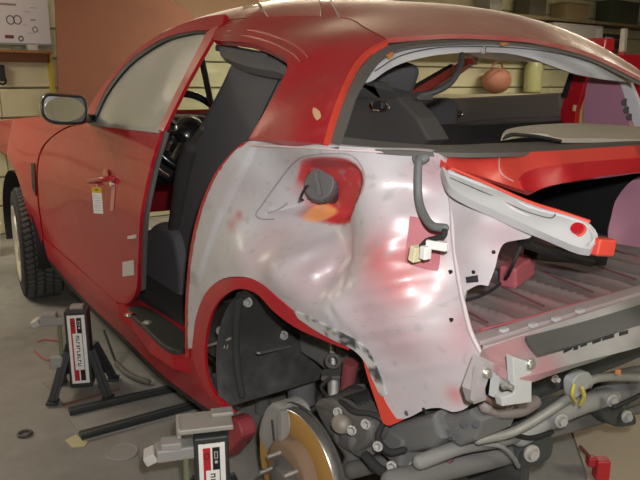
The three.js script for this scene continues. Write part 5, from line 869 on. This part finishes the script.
{
  // bench along the front wall carrying the clutter seen over the roof
  const y = Z(570, 40, WZ + 0.55).y, xa = Z(330, 40, WZ + 0.3).x, xb = 9.6;
  const t = thing('work_bench', 'long pale work bench against the front wall beyond the roof', 'bench', [(xa + xb) / 2, 0, WZ + 0.36]);
  const bw = xb - xa, by = 1.12;
  mesh('top', box(0, by, 0, bw, 0.05, 0.6, 0.006), M(0.30, 0.26, 0.17, 0.6), t);
  for (const k of [-0.48, -0.16, 0.16, 0.48]) for (const s of [-1, 1]) mesh('leg', box(k * bw, by / 2 - 0.02, s * 0.24, 0.07, by - 0.04, 0.07), M(0.28, 0.25, 0.2, 0.7), t);
  const sy = 1.69, sf = thing('long_shelf', 'long narrow wooden shelf above the work bench', 'shelf', [(xa + xb) / 2, sy, WZ + 0.2]);
  mesh('board', box(0, 0, 0, bw, 0.03, 0.36, 0.004), M(0.32, 0.27, 0.15, 0.6), sf);
  for (const k of [-0.45, -0.15, 0.15, 0.45]) mesh('bracket', box(k * bw, -0.10, -0.14, 0.03, 0.17, 0.04), M(0.2, 0.18, 0.12, 0.6), sf);
  const put = (name, label, cat, px, y0, w, h, d, m, extra, body) => { const z = WZ + 0.22, p = Z(px, 40, z); const b = thing(name, label, cat, [p.x, y0, z]); mesh('body', body || box(0, h / 2, 0, w, h, d, Math.min(w, h, d) * 0.08), m, b); if (extra) extra(b, w, h, d); return b; };
  const s0 = sy + 0.015, b0 = by + 0.027;
  put('tool_box', 'black tool chest with drawers on the long shelf', 'tool box', 404, s0, 0.42, 0.36, 0.3, M(0.02, 0.022, 0.02, 0.4), (b, w, h, d) => { for (let k = 0; k < 4; k++) mesh('drawer', box(0, 0.05 + k * 0.084, d / 2 + 0.006, w - 0.04, 0.074, 0.012, 0.003), M(0.03, 0.035, 0.03, 0.4), b); });
  put('plastic_bin', 'pale grey plastic bin beside the black tool chest on the long shelf', 'bin', 368, s0, 0.40, 0.36, 0.3, M(0.40, 0.40, 0.38, 0.6), (b, w, h, d) => mesh('rim', box(0, h, 0, w + 0.03, 0.03, d + 0.02, 0.006), M(0.45, 0.45, 0.43, 0.6), b));
  put('oil_jug', 'yellow oil jug with green cap on the long shelf', 'jug', 487, s0, 0.19, 0.27, 0.14, M(0.42, 0.34, 0.08, 0.5), (b, w, h, d) => { mesh('cap', box(0.05, h + 0.02, 0, 0.06, 0.05, 0.06, 0.01), M(0.1, 0.2, 0.06, 0.5), b); mesh('label', box(0, h * 0.5, d / 2 + 0.002, w * 0.7, h * 0.4, 0.003), M(0.40, 0.16, 0.05, 0.5), b); });
  put('plastic_bottle', 'slim pale green bottle beside the yellow jug on the long shelf', 'bottle', 473, s0, 0.09, 0.26, 0.09, M(0.26, 0.32, 0.22, 0.5), (b, w, h) => mesh('neck', rod(V(0, h, 0), V(0, h + 0.05, 0), 0.022), M(0.26, 0.32, 0.22, 0.5), b));
  put('white_carton', 'wide off-white carton lying on the long shelf below the high rack', 'carton', 570, s0, 1.10, 0.36, 0.3, M(0.46, 0.43, 0.41, 0.6), (b, w, h, d) => { mesh('flap', box(w / 2 - 0.1, h * 0.6, d / 2 + 0.005, 0.12, h * 0.6, 0.008), M(0.62, 0.62, 0.61, 0.6), b); });
  put('red_machine', 'red machine with a black cover beside the off-white carton', 'machine', 606, s0, 0.52, 0.20, 0.3, M(0.22, 0.03, 0.03, 0.5), (b, w, h, d) => { mesh('cover', box(0, h + 0.035, 0, w * 0.9, 0.06, d * 0.9, 0.01), black, b); mesh('panel', box(0.1, h * 0.6, d / 2 + 0.004, w * 0.5, h * 0.5, 0.008), M(0.02, 0.02, 0.02, 0.5), b); });
  const ball = new THREE.SphereGeometry(1, 28, 18); ball.scale(0.22, 0.16, 0.16); ball.translate(0, 0.161, 0);
  put('brown_bag', 'rounded reddish brown bag on the bench seen through the car windows', 'bag', 499, b0, 0.44, 0.32, 0.3, M(0.36, 0.15, 0.10, 0.6), (b, w, h, d) => { mesh('handle', new THREE.TorusGeometry(0.10, 0.012, 8, 20, Math.PI).translate(0, h - 0.02, 0), M(0.22, 0.08, 0.05, 0.6), b); mesh('zip', tube([V(-0.2, 0.2, 0.06), V(-0.1, 0.27, 0.09), V(0.1, 0.27, 0.09), V(0.2, 0.2, 0.06)], 0.008, 20, 6), M(0.15, 0.06, 0.05, 0.6), b); }, ball);
  const jar = lathe([[0, 0], [0.10, 0], [0.12, 0.03], [0.12, 0.34], [0.08, 0.42], [0.08, 0.46], [0, 0.46]], V(0, 0, 0), V(0, 1, 0.0001), 24);
  put('glass_jar', 'tall greenish jar on the bench seen through the rear window', 'jar', 536, b0, 0.24, 0.46, 0.2, M(0.40, 0.40, 0.20, 0.35), (b, w, h) => mesh('lid', new THREE.CylinderGeometry(0.09, 0.09, 0.05, 20).translate(0, h + 0.025, 0), M(0.32, 0.28, 0.14, 0.5), b), jar);
  const sk = new THREE.SphereGeometry(1, 20, 14); sk.scale(0.15, 0.2, 0.12); sk.translate(0, 0.201, 0);
  put('ochre_sack', 'small ochre sack on the bench seen behind the cabin trim', 'sack', 402, b0, 0.3, 0.36, 0.24, M(0.40, 0.26, 0.08, 0.8), b => mesh('tied_neck', rod(V(0, 0.36, 0), V(0, 0.42, 0), 0.03, 0.05), M(0.40, 0.26, 0.08, 0.8), b), sk);
  // upright post
  const q = Z(620, 40, WZ + 0.7); const ps = thing('rack_post', 'thin red and white upright pole standing before the bench', 'pole', [q.x, 0, WZ + 0.75]);
  mesh('pole', box(0, 1.0, 0, 0.07, 2.0, 0.07, 0.006), M(0.55, 0.50, 0.46, 0.6), ps); mesh('band', box(0, 1.55, 0, 0.076, 0.3, 0.076, 0.004), M(0.4, 0.05, 0.05, 0.6), ps);
  const r = Y(3, 262, 0); const bk = thing('white_bucket', 'white plastic bucket on the floor beyond the front wheel', 'bucket', [-0.95, 0, -4.05]);
  mesh('body', new THREE.CylinderGeometry(0.13, 0.105, 0.24, 28, 1).translate(0, 0.12, 0), M(0.62, 0.60, 0.52, 0.5), bk); mesh('rim', new THREE.TorusGeometry(0.131, 0.007, 8, 28).rotateX(Math.PI / 2).translate(0, 0.24, 0), M(0.65, 0.63, 0.56, 0.5), bk);
}
scene.traverse(o => { if (o.isMesh) { o.castShadow = true; o.receiveShadow = true; } });
renderer.render(scene, camera);
